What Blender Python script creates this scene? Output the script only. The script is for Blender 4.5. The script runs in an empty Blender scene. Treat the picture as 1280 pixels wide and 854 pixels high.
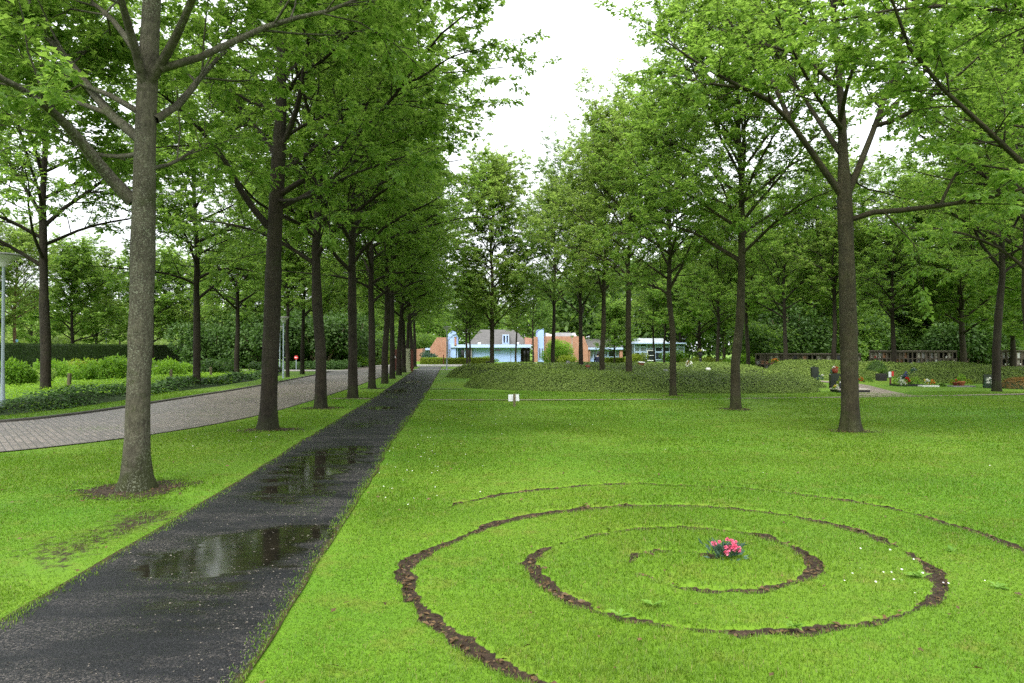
import bpy, math, random
import numpy as np
from mathutils import Vector

random.seed(7)
RNG = np.random.default_rng(11)
SC = bpy.context.scene
COL = SC.collection
F = 853.0
CAMZ = 1.6
PITCH = math.atan((437 - 427) / F)

# ------------------------------------------------------------------ helpers
def ray(px, py):
    u = (px - 640) / F
    v = (427 - py) / F
    return u, math.cos(PITCH) - v * math.sin(PITCH), math.sin(PITCH) + v * math.cos(PITCH)

def G(px, py, z=0.0):
    """ground point seen at a photo position"""
    x, y, w = ray(px, py)
    t = (z - CAMZ) / w
    return (x * t, y * t, z)

def A(px, py, d):
    """point seen at a photo position, d metres ahead"""
    x, y, w = ray(px, py)
    t = d / y
    return (x * t, d, CAMZ + w * t)

def tag(o, label=None, cat=None, group=None, kind=None):
    if label: o['label'] = label
    if cat: o['category'] = cat
    if group: o['group'] = group
    if kind: o['kind'] = kind
    return o

def empty(name, loc=(0, 0, 0), rz=0.0):
    o = bpy.data.objects.new(name, None)
    o.empty_display_size = 0.3
    o.location = loc
    o.rotation_euler = (0, 0, rz)
    COL.objects.link(o)
    return o

def link(name, me, parent=None, mats=()):
    o = bpy.data.objects.new(name, me)
    COL.objects.link(o)
    if parent: o.parent = parent
    for m in mats:
        me.materials.append(m)
    return o

def tri_mesh(name, V, T, midx=None, rnd=None, smooth=False, attrs=None):
    V = np.asarray(V, dtype=np.float32); T = np.asarray(T, dtype=np.int32)
    k = T.shape[1]
    me = bpy.data.meshes.new(name)
    me.vertices.add(len(V)); me.vertices.foreach_set('co', V.ravel())
    me.loops.add(T.size); me.loops.foreach_set('vertex_index', T.ravel())
    me.polygons.add(len(T))
    me.polygons.foreach_set('loop_start', np.arange(0, T.size, k, dtype=np.int32))
    if midx is not None:
        me.polygons.foreach_set('material_index', np.asarray(midx, dtype=np.int32))
    me.polygons.foreach_set('use_smooth', np.full(len(T), bool(smooth)))
    if rnd is not None:
        a = me.attributes.new('rnd', 'FLOAT', 'POINT')
        a.data.foreach_set('value', np.asarray(rnd, dtype=np.float32))
    for kx, val in (attrs or {}).items():
        a = me.attributes.new(kx, 'FLOAT', 'POINT')
        a.data.foreach_set('value', np.asarray(val, dtype=np.float32))
    me.update(calc_edges=True)
    return me

def unit(v):
    v = np.asarray(v, dtype=float)
    return v / np.maximum(np.linalg.norm(v, axis=-1, keepdims=True), 1e-9)

class MB:
    """collects shapes into one mesh"""
    def __init__(self):
        self.v = []; self.f = []; self.m = []
    def add(self, vs, fs, mi=0):
        n = len(self.v)
        self.v += [tuple(p) for p in vs]
        self.f += [tuple(i + n for i in f) for f in fs]
        self.m += [mi] * len(fs)
        return self
    def box(self, x0, x1, y0, y1, z0, z1, mi=0, bev=0.0):
        if bev <= 0:
            vs = [(x, y, z) for z in (z0, z1) for y in (y0, y1) for x in (x0, x1)]
            fs = [(0, 2, 3, 1), (4, 5, 7, 6), (0, 1, 5, 4), (2, 6, 7, 3), (0, 4, 6, 2), (1, 3, 7, 5)]
            return self.add(vs, fs, mi)
        b = bev
        pts = []
        for (xa, ya, za) in ((x0, y0, z0), (x0, y0, z1)):
            pass
        # chamfered: three shrunken profiles
        def ring(e, z):
            return [(x0 + e + b * 0, y0 + b + e * 0, z), ] if False else \
                [(x0 + e, y0 + b + e, z), (x0 + b + e, y0 + e, z), (x1 - b - e, y0 + e, z), (x1 - e, y0 + b + e, z),
                 (x1 - e, y1 - b - e, z), (x1 - b - e, y1 - e, z), (x0 + b + e, y1 - e, z), (x0 + e, y1 - b - e, z)]
        rs = [ring(b, z0), ring(0, z0 + b), ring(0, z1 - b), ring(b, z1)]
        vs = [p for r in rs for p in r]
        fs = [tuple(range(7, -1, -1)), tuple(range(24, 32))]
        for k in range(3):
            for i in range(8):
                j = (i + 1) % 8
                fs.append((k * 8 + i, k * 8 + j, k * 8 + 8 + j, k * 8 + 8 + i))
        return self.add(vs, fs, mi)
    def prism_y(self, poly, y0, y1, mi=0):
        """poly: [(x,z)] counter-clockwise seen from -y"""
        n = len(poly)
        vs = [(x, y0, z) for x, z in poly] + [(x, y1, z) for x, z in poly]
        fs = [tuple(range(n)), tuple(range(2 * n - 1, n - 1, -1))]
        for i in range(n):
            j = (i + 1) % n
            fs.append((i, i + n, j + n, j))
        return self.add(vs, fs, mi)
    def lathe(self, prof, cx=0, cy=0, n=20, mi=0, cap=True):
        vs = []; fs = []
        for r, z in prof:
            for i in range(n):
                a = 2 * math.pi * i / n
                vs.append((cx + r * math.cos(a), cy + r * math.sin(a), z))
        for k in range(len(prof) - 1):
            for i in range(n):
                j = (i + 1) % n
                fs.append((k * n + i, k * n + j, k * n + n + j, k * n + n + i))
        if cap:
            fs.append(tuple(range(n - 1, -1, -1)))
            m = (len(prof) - 1) * n
            fs.append(tuple(range(m, m + n)))
        return self.add(vs, fs, mi)
    def ball(self, c, rx, ry=None, rz=None, n=10, m=7, mi=0, jit=0.0):
        ry = ry or rx; rz = rz or rx
        vs = [(c[0], c[1], c[2] - rz)]
        for k in range(1, m):
            t = math.pi * k / m
            for i in range(n):
                a = 2 * math.pi * i / n
                j = 1 + random.uniform(-jit, jit)
                vs.append((c[0] + rx * j * math.sin(t) * math.cos(a), c[1] + ry * j * math.sin(t) * math.sin(a), c[2] - rz * j * math.cos(t)))
        vs.append((c[0], c[1], c[2] + rz))
        fs = []
        for i in range(n):
            fs.append((0, 1 + (i + 1) % n, 1 + i))
            for k in range(m - 2):
                a = 1 + k * n
                fs.append((a + i, a + (i + 1) % n, a + n + (i + 1) % n, a + n + i))
            a = 1 + (m - 2) * n
            fs.append((a + i, a + (i + 1) % n, len(vs) - 1))
        return self.add(vs, fs, mi)
    def tube(self, pts, rad, n=6, mi=0, cap=True):
        v, f = tube_arrays(np.array(pts, dtype=float), np.array(rad, dtype=float), n)
        self.add(v.tolist(), f.tolist(), mi)
        if cap:
            k = len(self.v)
            self.f.append(tuple(range(k - n, k))); self.m.append(mi)
            s = k - len(v)
            self.f.append(tuple(range(s + n - 1, s - 1, -1))); self.m.append(mi)
        return self
    def build(self, name, mats, parent=None, smooth=False):
        me = bpy.data.meshes.new(name)
        me.from_pydata(self.v, [], self.f)
        if not isinstance(mats, (list, tuple)): mats = [mats]
        o = link(name, me, parent, mats)
        if any(self.m):
            me.polygons.foreach_set('material_index', self.m)
        if smooth:
            me.polygons.foreach_set('use_smooth', [True] * len(me.polygons))
        me.update()
        return o

def tube_arrays(P, R, n, rough=0.0, rng=None):
    m = len(P)
    T = np.gradient(P, axis=0) if m > 2 else np.repeat((P[1:] - P[:1]), m, axis=0)
    T = unit(T)
    ref = np.array([1.0, 0, 0]) if abs(T[:, 0]).max() < 0.9 else np.array([0, 1.0, 0])
    if abs(np.dot(T[0], ref)) > 0.95: ref = np.array([0, 0, 1.0])
    U = unit(np.cross(T, ref)); W = np.cross(T, U)
    a = np.arange(n) * 2 * math.pi / n
    rr = R[:, None] * np.ones((1, n))
    if rough > 0 and rng is not None:
        rr = rr * (1 + rng.normal(0, rough, rr.shape))
    V = P[:, None, :] + rr[..., None] * (np.cos(a)[None, :, None] * U[:, None, :] + np.sin(a)[None, :, None] * W[:, None, :])
    V = V.reshape(-1, 3)
    i = np.arange(n); j = (i + 1) % n
    k = np.arange(m - 1)[:, None] * n
    Fq = np.stack([k + i, k + j, k + n + j, k + n + i], axis=-1).reshape(-1, 4)
    return V, Fq

class QS:
    """quad soup with numpy"""
    def __init__(self): self.V = []; self.F = []; self.n = 0
    def add(self, V, Fq):
        self.V.append(V); self.F.append(Fq + self.n); self.n += len(V)
    def mesh(self, name, smooth=True):
        return tri_mesh(name, np.concatenate(self.V), np.concatenate(self.F), smooth=smooth)

# ------------------------------------------------------------------ leaf templates (u along, v across, w up)
OAK_V = np.array([(0, 0, 0), (.5, 0, -.02), (1, 0, -.16),
                  (.24, .16, .05), (.38, .10, .02), (.6, .31, .03), (.74, .13, -.05),
                  (.24, -.16, .05), (.38, -.10, .02), (.6, -.31, .03), (.74, -.13, -.05)])
OAK_T = np.array([(0, 1, 3), (3, 1, 4), (4, 1, 5), (5, 1, 6), (6, 1, 2), (0, 7, 1), (7, 8, 1), (8, 9, 1), (9, 10, 1), (10, 2, 1)])
LEAF_V = np.array([(0, 0, 0), (.42, .25, .05), (.5, 0, 0), (1, 0, -.12), (.42, -.25, .05)])
LEAF_T = np.array([(0, 2, 1), (1, 2, 3), (0, 4, 2), (4, 3, 2)])
QUAD_V = np.array([(0, 0, 0), (.5, .28, .03), (1, 0, -.06), (.5, -.28, .03)])
QUAD_T = np.array([(0, 3, 1), (1, 3, 2)])
BLADE_V = np.array([(0, .5, 0), (0, -.5, 0), (.0, .33, .6), (.0, -.33, .6), (.25, 0, 1.0)])

def leaves(pos, dirs, nrm, size, tv=OAK_V, tt=OAK_T):
    """arrays for many leaves"""
    N = len(pos)
    D = unit(dirs); S = unit(np.cross(nrm, D)); W = np.cross(D, S)
    size = np.broadcast_to(size, (N,))
    V = pos[:, None, :] + size[:, None, None] * (tv[None, :, 0:1] * D[:, None, :] + tv[None, :, 1:2] * S[:, None, :] + tv[None, :, 2:3] * W[:, None, :])
    T = tt[None] + (np.arange(N) * len(tv))[:, None, None]
    return V.reshape(-1, 3), T.reshape(-1, 3)

def cat_tris(parts):
    """parts: [(V,T,mat,rnd)] -> arrays"""
    Vs, Ts, Ms, Rs = [], [], [], []
    n = 0
    for V, T, m, r in parts:
        Vs.append(V); Ts.append(np.asarray(T) + n); n += len(V)
        Ms.append(np.full(len(T), m)); Rs.append(np.broadcast_to(r, (len(V),)) if np.ndim(r) == 0 else r)
    return np.concatenate(Vs), np.concatenate(Ts), np.concatenate(Ms), np.concatenate(Rs)

def snoise(x, y, seed=0, sc=1.0):
    """cheap smooth noise in about -1..1"""
    r = np.random.default_rng(seed)
    out = np.zeros_like(np.asarray(x, dtype=float))
    for k in range(7):
        a = r.uniform(0, 2 * math.pi); f = sc * r.uniform(.5, 2.0); p = r.uniform(0, 6.28)
        out += np.sin((x * math.cos(a) + y * math.sin(a)) * f + p)
    return out / 3.2

def poly_dist(x, y, pts):
    """distance to a polyline and index parameter of nearest point"""
    P = np.asarray(pts, dtype=float)[:, :2]
    best = np.full(x.shape, 1e9); arg = np.zeros(x.shape)
    for i in range(len(P) - 1):
        a = P[i]; b = P[i + 1]; d = b - a; L = max(d @ d, 1e-9)
        t = np.clip(((x - a[0]) * d[0] + (y - a[1]) * d[1]) / L, 0, 1)
        q = np.hypot(x - a[0] - t * d[0], y - a[1] - t * d[1])
        k = q < best
        best = np.where(k, q, best); arg = np.where(k, i + t, arg)
    return best, arg

def inside(x, y, poly):
    c = np.zeros(x.shape, dtype=bool)
    n = len(poly); j = n - 1
    for i in range(n):
        xi, yi = poly[i][:2]; xj, yj = poly[j][:2]
        k = ((yi > y) != (yj > y)) & (x < (xj - xi) * (y - yi) / (yj - yi + 1e-12) + xi)
        c ^= k; j = i
    return c

def smooth_poly(pts, it=2, closed=True):
    P = np.asarray(pts, dtype=float)
    for _ in range(it):
        Q = np.roll(P, -1, axis=0) if closed else P[1:]
        B = P if closed else P[:-1]
        N = np.empty((2 * len(B), P.shape[1])); N[0::2] = .75 * B + .25 * Q; N[1::2] = .25 * B + .75 * Q
        if not closed: N = np.vstack([P[:1], N, P[-1:]])
        P = N
    return P
# ------------------------------------------------------------------ materials
class NT:
    def __init__(self, name):
        self.mat = bpy.data.materials.new(name); self.mat.use_nodes = True
        self.t = self.mat.node_tree; self.t.nodes.clear()
        self.out = self.t.nodes.new('ShaderNodeOutputMaterial')
    def n(self, kind, **kw):
        nd = self.t.nodes.new(kind)
        for k, v in kw.items():
            if k in nd.inputs.keys(): nd.inputs[k].default_value = v
            else: setattr(nd, k, v)
        return nd
    def l(self, a, b): self.t.links.new(a, b)
    def noise(self, vec, scale, detail=4, rough=.55, dist=0.0):
        nd = self.n('ShaderNodeTexNoise', Scale=scale, Detail=detail, Roughness=rough, Distortion=dist)
        if vec is not None: self.l(vec, nd.inputs['Vector'])
        return nd.outputs['Fac']
    def ramp(self, fac, stops):
        nd = self.n('ShaderNodeValToRGB')
        cr = nd.color_ramp
        while len(cr.elements) < len(stops): cr.elements.new(0.5)
        for e, (p, c) in zip(cr.elements, stops):
            e.position = p
            e.color = (c, c, c, 1) if not hasattr(c, '__len__') else (*c, 1)
        self.l(fac, nd.inputs['Fac'])
        return nd.outputs['Color']
    def mix(self, fac, a, b, mode='MIX'):
        nd = self.n('ShaderNodeMix', data_type='RGBA', blend_type=mode)
        for sock, val in ((nd.inputs[0], fac), (nd.inputs[6], a), (nd.inputs[7], b)):
            if hasattr(val, 'is_output'): self.l(val, sock)
            elif hasattr(val, '__len__'): sock.default_value = (*val, 1)
            else: sock.default_value = val
        return nd.outputs[2]
    def math(self, op, a, b=0.0, clamp=False):
        nd = self.n('ShaderNodeMath', operation=op, use_clamp=clamp)
        for s, v in zip(nd.inputs, (a, b)):
            if hasattr(v, 'is_output'): self.l(v, s)
            else: s.default_value = v
        return nd.outputs[0]
    def attr(self, name):
        return self.n('ShaderNodeAttribute', attribute_name=name).outputs['Fac']
    def pos(self): return self.n('ShaderNodeNewGeometry').outputs['Position']
    def obj(self): return self.n('ShaderNodeTexCoord').outputs['Object']
    def objrand(self): return self.n('ShaderNodeObjectInfo').outputs['Random']
    def bump(self, h, strength=.4, dist=.02):
        nd = self.n('ShaderNodeBump', Strength=strength, Distance=dist)
        self.l(h, nd.inputs['Height']); return nd.outputs['Normal']
    def pbsdf(self, color, rough=.7, normal=None, spec=.5, metal=0.0):
        nd = self.n('ShaderNodeBsdfPrincipled')
        for key, v in (('Base Color', color), ('Roughness', rough), ('Specular IOR Level', spec), ('Metallic', metal)):
            if hasattr(v, 'is_output'): self.l(v, nd.inputs[key])
            elif hasattr(v, '__len__'): nd.inputs[key].default_value = (*v, 1)
            else: nd.inputs[key].default_value = v
        if normal is not None: self.l(normal, nd.inputs['Normal'])
        return nd
    def done(self, shader):
        self.l(shader.outputs[0] if hasattr(shader, 'outputs') else shader, self.out.inputs['Surface'])
        return self.mat

def plain(name, c, rough=.6, var=.25, scale=6.0, bump=.15, spec=.4, metal=0.0):
    m = NT(name); v = m.obj()
    f = m.noise(v, scale, 5)
    col = m.mix(m.ramp(f, [(.3, 0.0), (.7, 1.0)]), tuple(x * (1 - var) for x in c), tuple(min(1, x * (1 + var * .6)) for x in c))
    f2 = m.noise(v, scale * 9, 3)
    return m.done(m.pbsdf(col, rough, m.bump(f2, bump, .01), spec, metal))

def leafmat(name, dark, light, trans, tmix=.42, objvar=.25, clump=.6, gloss=.35):
    """two-sided leaf: diffuse and sheen in front, light passing through; rnd varies leaf by leaf"""
    m = NT(name)
    r = m.attr('rnd')
    cl = m.ramp(m.noise(m.pos(), clump, 3), [(.32, 0.0), (.68, 1.0)])
    f = m.math('ADD', m.math('MULTIPLY', r, .60), m.math('MULTIPLY', cl, .38), True)
    f = m.math('ADD', f, m.math('MULTIPLY', m.math('SUBTRACT', m.objrand(), .5), objvar), True)
    col = m.mix(f, dark, light)
    tcol = m.mix(f, tuple(x * .75 for x in trans), tuple(min(1, x * 1.25) for x in trans))
    p = m.pbsdf(col, .52, None, gloss)
    t = m.n('ShaderNodeBsdfTranslucent'); m.l(tcol, t.inputs['Color'])
    mx = m.n('ShaderNodeMixShader'); mx.inputs[0].default_value = tmix
    m.l(p.outputs[0], mx.inputs[1]); m.l(t.outputs[0], mx.inputs[2])
    return m.done(mx)

def lawn_color(m):
    """greens of the lawn as a function of place"""
    p = m.pos()
    big = m.ramp(m.noise(p, .22, 3), [(.36, 0.0), (.66, 1.0)])
    mid = m.ramp(m.noise(p, 1.1, 5, .6), [(.35, 0.0), (.7, 1.0)])
    c = m.mix(mid, LAWN_A, LAWN_B)
    c = m.mix(m.math('MULTIPLY', big, .7), c, LAWN_C)
    dry = m.ramp(m.noise(p, 2.6, 6, .7), [(.52, 0.0), (.70, 1.0)])
    c = m.mix(m.math('MULTIPLY', dry, .50), c, (.155, .125, .028))
    dk = m.ramp(m.noise(p, .55, 4, .6), [(.48, 0.0), (.72, .4)])
    c = m.mix(dk, c, (.042, .118, .008))
    return c

LAWN_A = (.064, .160, .007)
LAWN_B = (.100, .202, .009)
LAWN_C = (.128, .195, .013)

def make_lawn():
    m = NT('lawn_material'); p = m.pos()
    c = lawn_color(m)
    fine = m.noise(p, 42, 4, .7)
    c = m.mix(m.ramp(fine, [(.3, 0.3), (.6, 0.0)]), c, (.030, .075, .006))
    clov = m.ramp(m.noise(p, 17, 2), [(.68, 0.0), (.74, 1.0)])
    c = m.mix(m.math('MULTIPLY', clov, .25), c, (.15, .22, .05))
    c = m.mix(1.0, c, (1.17, 1.17, 1.10), 'MULTIPLY')
    soil = m.attr('soil')
    s = m.math('ADD', soil, m.math('MULTIPLY', m.math('SUBTRACT', m.noise(p, 9, 5, .7), .5), .9))
    s = m.ramp(s, [(.42, 0.0), (.55, 1.0)])
    sc = m.ramp(m.noise(p, 26, 5, .7), [(.3, (.012, .008, .005)), (.55, (.035, .022, .013)), (.75, (.085, .055, .034))])
    c = m.mix(s, c, sc)
    h = m.math('ADD', m.math('MULTIPLY', fine, .6), m.noise(p, 6, 3))
    return m.done(m.pbsdf(c, .85, m.bump(h, .55, .035), .25))

def make_blade():
    m = NT('grass_blade_material')
    r = m.attr('rnd'); c = lawn_color(m)
    c = m.mix(m.math('MULTIPLY', r, .5), c, (.16, .27, .013))
    c = m.mix(m.ramp(r, [(.94, 0.0), (.97, .75)]), c, (.25, .20, .075))
    p = m.pbsdf(c, .5, None, .3)
    t = m.n('ShaderNodeBsdfTranslucent'); m.l(m.mix(.5, c, (.2, .42, .02)), t.inputs['Color'])
    mx = m.n('ShaderNodeMixShader'); mx.inputs[0].default_value = .42
    m.l(p.outputs[0], mx.inputs[1]); m.l(t.outputs[0], mx.inputs[2])
    return m.done(mx)

def make_asphalt():
    m = NT('wet_asphalt_material'); p = m.pos()
    e = m.attr('edge')            # 0 at the edge, 1 inside
    wet = m.attr('wet')
    grit = m.noise(p, 210, 2, .6)
    mp = m.n('ShaderNodeMapping'); mp.inputs['Scale'].default_value = (.55, 1.5, 1); m.l(p, mp.inputs['Vector'])
    n1 = m.noise(mp.outputs[0], 2.6, 5, .6)
    w = m.math('ADD', wet, m.math('MULTIPLY', m.math('SUBTRACT', n1, .5), .95))
    pud = m.ramp(w, [(.46, 0.0), (.60, 1.0)])
    damp = m.ramp(w, [(.15, 0.0), (.5, 1.0)])
    base = m.ramp(grit, [(.38, (.007, .0074, .0085)), (.57, (.015, .0155, .0175)), (.66, (.052, .052, .055))])
    base = m.mix(m.math('MULTIPLY', damp, .6), base, (.0065, .0068, .0075))
    # pale grit and catkin litter in drifts
    lit = m.ramp(m.noise(mp.outputs[0], 2.3, 5, .65), [(.44, 0.0), (.62, 1.0)])
    lit = m.math('MULTIPLY', lit, m.ramp(m.noise(p, 70, 3, .8, .6), [(.52, 0.0), (.60, 1.0)]))
    lit = m.math('MULTIPLY', lit, m.math('SUBTRACT', 1.0, m.math('MULTIPLY', pud, .93)))
    base = m.mix(m.math('MULTIPLY', lit, .75), base, (.145, .128, .115))
    base = m.mix(pud, base, m.ramp(m.noise(p, 7, 4), [(.35, (.006, .0055, .004)), (.7, (.015, .013, .008))]))
    ed = m.math('ADD', e, m.math('MULTIPLY', m.math('SUBTRACT', m.noise(p, 5.5, 5, .7), .5), 1.1))
    edm = m.ramp(ed, [(.12, 1.0), (.34, 0.0)])
    dirt = m.ramp(m.noise(p, 30, 5, .7), [(.3, (.018, .014, .008)), (.55, (.045, .036, .014)), (.75, (.11, .08, .04))])
    base = m.mix(edm, base, dirt)
    rough = m.mix(damp, (.55,) * 3, (.36,) * 3)
    rough = m.mix(edm, rough, (.85,) * 3)
    rough = m.mix(pud, rough, (.035,) * 3); spec = m.mix(pud, (.16,) * 3, (.5,) * 3)
    hb = m.math('MULTIPLY', m.math('ADD', grit, m.math('MULTIPLY', m.noise(p, 38, 3), .7)), m.math('SUBTRACT', 1.0, m.math('MULTIPLY', pud, .985)))
    return m.done(m.pbsdf(base, rough, m.bump(hb, .6, .008), spec))

def make_paving():
    m = NT('brick_paving_material'); p = m.pos()
    mp = m.n('ShaderNodeMapping'); mp.inputs['Rotation'].default_value = (0, 0, math.radians(49.9)); m.l(p, mp.inputs['Vector'])
    b = m.n('ShaderNodeTexBrick', Scale=1.0)
    b.inputs['Brick Width'].default_value = .21; b.inputs['Row Height'].default_value = .105
    b.inputs['Mortar Size'].default_value = .011; b.inputs['Mortar Smooth'].default_value = .3; b.inputs['Bias'].default_value = 0
    b.inputs['Color1'].default_value = (.105, .085, .074, 1); b.inputs['Color2'].default_value = (.225, .182, .155, 1)
    b.inputs['Mortar'].default_value = (.035, .031, .024, 1)
    m.l(mp.outputs[0], b.inputs['Vector'])
    c = m.mix(m.ramp(m.noise(p, .8, 5, .65), [(.35, 0.0), (.7, .6)]), b.outputs['Color'], (.105, .092, .080))
    c = m.mix(m.ramp(m.noise(p, 22, 4, .7), [(.6, 0.0), (.75, .45)]), c, (.07, .062, .035))
    e = m.attr('edge')
    ed = m.math('ADD', e, m.math('MULTIPLY', m.math('SUBTRACT', m.noise(p, 3.5, 5, .7), .5), 1.0))
    c = m.mix(m.ramp(ed, [(.1, .85), (.45, 0.0)]), c, (.045, .036, .024))
    h = m.math('SUBTRACT', 1.0, b.outputs['Fac'])
    return m.done(m.pbsdf(c, .5, m.bump(h, .5, .006), .5))

def make_gravel(name, a, b):
    m = NT(name); p = m.pos()
    c = m.mix(m.noise(p, 3, 5, .6), a, b)
    c = m.mix(m.ramp(m.noise(p, 60, 3, .7), [(.35, .5), (.6, 0.0)]), c, tuple(x * .45 for x in a))
    return m.done(m.pbsdf(c, .9, m.bump(m.noise(p, 90, 3), .5, .01), .3))

def make_bark(name, a, b, moss, lichen):
    m = NT(name); o = m.obj()
    mp = m.n('ShaderNodeMapping'); mp.inputs['Scale'].default_value = (1, 1, .28); m.l(o, mp.inputs['Vector'])
    ridges = m.noise(mp.outputs[0], 34, 6, .7, .3)
    c = m.mix(m.ramp(ridges, [(.32, 0.0), (.66, 1.0)]), a, b)
    rings = m.n('ShaderNodeMapping'); rings.inputs['Scale'].default_value = (.35, .35, 2.2); m.l(o, rings.inputs['Vector'])
    c = m.mix(m.ramp(m.noise(rings.outputs[0], 5, 4), [(.5, 0.0), (.72, .5)]), c, tuple(x * .55 for x in a))
    sz = m.n('ShaderNodeSeparateXYZ'); m.l(o, sz.inputs[0])
    foot = m.math('MULTIPLY', m.math('SUBTRACT', .75, sz.outputs[2], True), .38)
    mo = m.ramp(m.math('ADD', m.noise(o, 2.6, 6, .7), foot), [(.55, 0.0), (.68, .85)])
    c = m.mix(mo, c, moss)
    c = m.mix(m.ramp(m.noise(mp.outputs[0], 3.0, 5, .65), [(.45, 0.0), (.68, .65)]), c, tuple(x * .42 for x in a))
    if lichen:
        li = m.math('MULTIPLY', m.ramp(m.noise(o, 62, 3, .6), [(.54, 0.0), (.60, 1.0)]), m.ramp(m.noise(o, 1.5, 4), [(.39, 0.0), (.58, .72)]))
        c = m.mix(li, c, lichen)
    h = m.math('ADD', ridges, m.math('MULTIPLY', m.noise(o, 9, 4), .8))
    return m.done(m.pbsdf(c, .88, m.bump(h, .9, .03), .25))

def make_brick(name, a, b, mort):
    m = NT(name)
    o = m.obj()
    sw = m.n('ShaderNodeSeparateXYZ'); m.l(o, sw.inputs[0])
    cb = m.n('ShaderNodeCombineXYZ'); m.l(m.math('ADD', sw.outputs[0], sw.outputs[1]), cb.inputs[0]); m.l(sw.outputs[2], cb.inputs[1])
    t = m.n('ShaderNodeTexBrick', Scale=1.0)
    t.inputs['Brick Width'].default_value = .22; t.inputs['Row Height'].default_value = .066; t.inputs['Mortar Size'].default_value = .008
    t.inputs['Color1'].default_value = (*a, 1); t.inputs['Color2'].default_value = (*b, 1); t.inputs['Mortar'].default_value = (*mort, 1)
    m.l(cb.outputs[0], t.inputs['Vector'])
    c = m.mix(m.ramp(m.noise(o, .9, 5), [(.35, 0.0), (.75, .4)]), t.outputs['Color'], tuple(x * .6 for x in a))
    return m.done(m.pbsdf(c, .85, m.bump(m.math('SUBTRACT', 1.0, t.outputs['Fac']), .4, .008), .3))

def make_glass(name, c):
    m = NT(name)
    return m.done(m.pbsdf(c, .06, None, .8))

M = {}
M['lawn'] = make_lawn(); M['blade'] = make_blade()
M['asphalt'] = make_asphalt(); M['paving'] = make_paving()
M['gravel'] = make_gravel('gravel_path_material', (.20, .165, .13), (.29, .245, .20))
M['concrete'] = make_gravel('pale_concrete_material', (.34, .32, .29), (.46, .44, .41))
M['sidepave'] = make_gravel('side_road_material', (.26, .24, .22), (.36, .34, .31))
M['kerb'] = make_gravel('kerb_material', (.065, .06, .054), (.13, .12, .105))
M['soil'] = make_gravel('bare_soil_material', (.030, .021, .014), (.075, .052, .034))
M['bark_grey'] = make_bark('lichen_bark_material', (.042, .036, .025), (.108, .100, .068), (.034, .044, .009), (.20, .215, .15))
M['bark_dark'] = make_bark('dark_bark_material', (.013, .010, .006), (.036, .027, .018), (.024, .028, .008), (.07, .07, .05))
M['bark_olive'] = make_bark('olive_bark_material', (.020, .016, .008), (.054, .045, .024), (.036, .040, .011), (.10, .10, .062))
M['bark_pale'] = make_bark('orange_bark_material', (.12, .075, .04), (.24, .155, .085), (.09, .08, .03), None)
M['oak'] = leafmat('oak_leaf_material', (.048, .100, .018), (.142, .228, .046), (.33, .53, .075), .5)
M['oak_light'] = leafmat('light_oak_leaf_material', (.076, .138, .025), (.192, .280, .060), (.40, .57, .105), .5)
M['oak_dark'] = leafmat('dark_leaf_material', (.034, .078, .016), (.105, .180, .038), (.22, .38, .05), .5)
M['rhodo'] = leafmat('rhododendron_leaf_material', (.020, .055, .010), (.075, .140, .024), (.08, .18, .02), .3, gloss=.3)
M['bright'] = leafmat('bright_shrub_leaf_material', (.085, .190, .014), (.210, .360, .032), (.26, .48, .03), gloss=.2)
M['lime'] = leafmat('yellow_green_leaf_material', (.120, .170, .012), (.250, .310, .025), (.30, .42, .03))
M['groundcover'] = leafmat('ground_cover_leaf_material', (.120, .240, .014), (.270, .440, .030), (.32, .55, .03), .38, clump=1.6, gloss=.2)
M['ivy'] = leafmat('ivy_leaf_material', (.022, .065, .010), (.080, .160, .026), (.07, .17, .02), .25, gloss=.35)
M['hedge'] = leafmat('clipped_hedge_leaf_material', (.022, .050, .008), (.062, .105, .016), (.06, .13, .015), .25)
M['mound'] = leafmat('low_shrub_leaf_material', (.050, .090, .013), (.190, .268, .050), (.17, .27, .04), .18, clump=.9, gloss=.2)
M['rust'] = leafmat('orange_brown_leaf_material', (.12, .065, .015), (.26, .15, .035), (.25, .15, .03), .3)
M['farleaf'] = leafmat('far_bright_leaf_material', (.12, .19, .035), (.23, .31, .065), (.27, .40, .06), .4, clump=.12)
M['carnation'] = leafmat('blue_green_leaf_material', (.030, .070, .045), (.085, .150, .100), (.07, .15, .07), .25)
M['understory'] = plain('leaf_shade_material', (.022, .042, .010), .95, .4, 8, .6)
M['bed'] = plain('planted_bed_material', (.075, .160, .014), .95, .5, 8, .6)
M['moundbase'] = plain('low_shrub_shade_material', (.020, .030, .008), .95, .5, 9, .6)  # near-black colour puts the deep shade between twigs into the mound base
M['pink'] = leafmat('pink_petal_material', (.62, .06, .17), (.90, .28, .42), (.85, .2, .32), .3, gloss=.2)
M['white'] = leafmat('white_petal_material', (.68, .68, .62), (.85, .85, .8), (.7, .7, .6), .3, gloss=.2)
M['red'] = leafmat('red_petal_material', (.40, .015, .012), (.65, .05, .03), (.5, .05, .02), .25, gloss=.2)
M['orange'] = leafmat('orange_petal_material', (.55, .16, .03), (.75, .30, .06), (.6, .2, .04), .25, gloss=.2)
M['blue'] = leafmat('violet_petal_material', (.08, .07, .25), (.22, .22, .48), (.15, .12, .35), .25, gloss=.2)
M['yellow'] = leafmat('yellow_petal_material', (.55, .42, .05), (.75, .6, .12), (.6, .5, .05), .25, gloss=.2)
M['litter'] = leafmat('dead_leaf_material', (.032, .018, .009), (.16, .098, .042), (.08, .05, .02), .1, objvar=0, clump=3, gloss=.3)
M['twig'] = plain('dry_twig_material', (.15, .115, .075), .8)
M['lamp_grey'] = plain('lamp_pole_paint', (.30, .36, .40), .45, .12)
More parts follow.
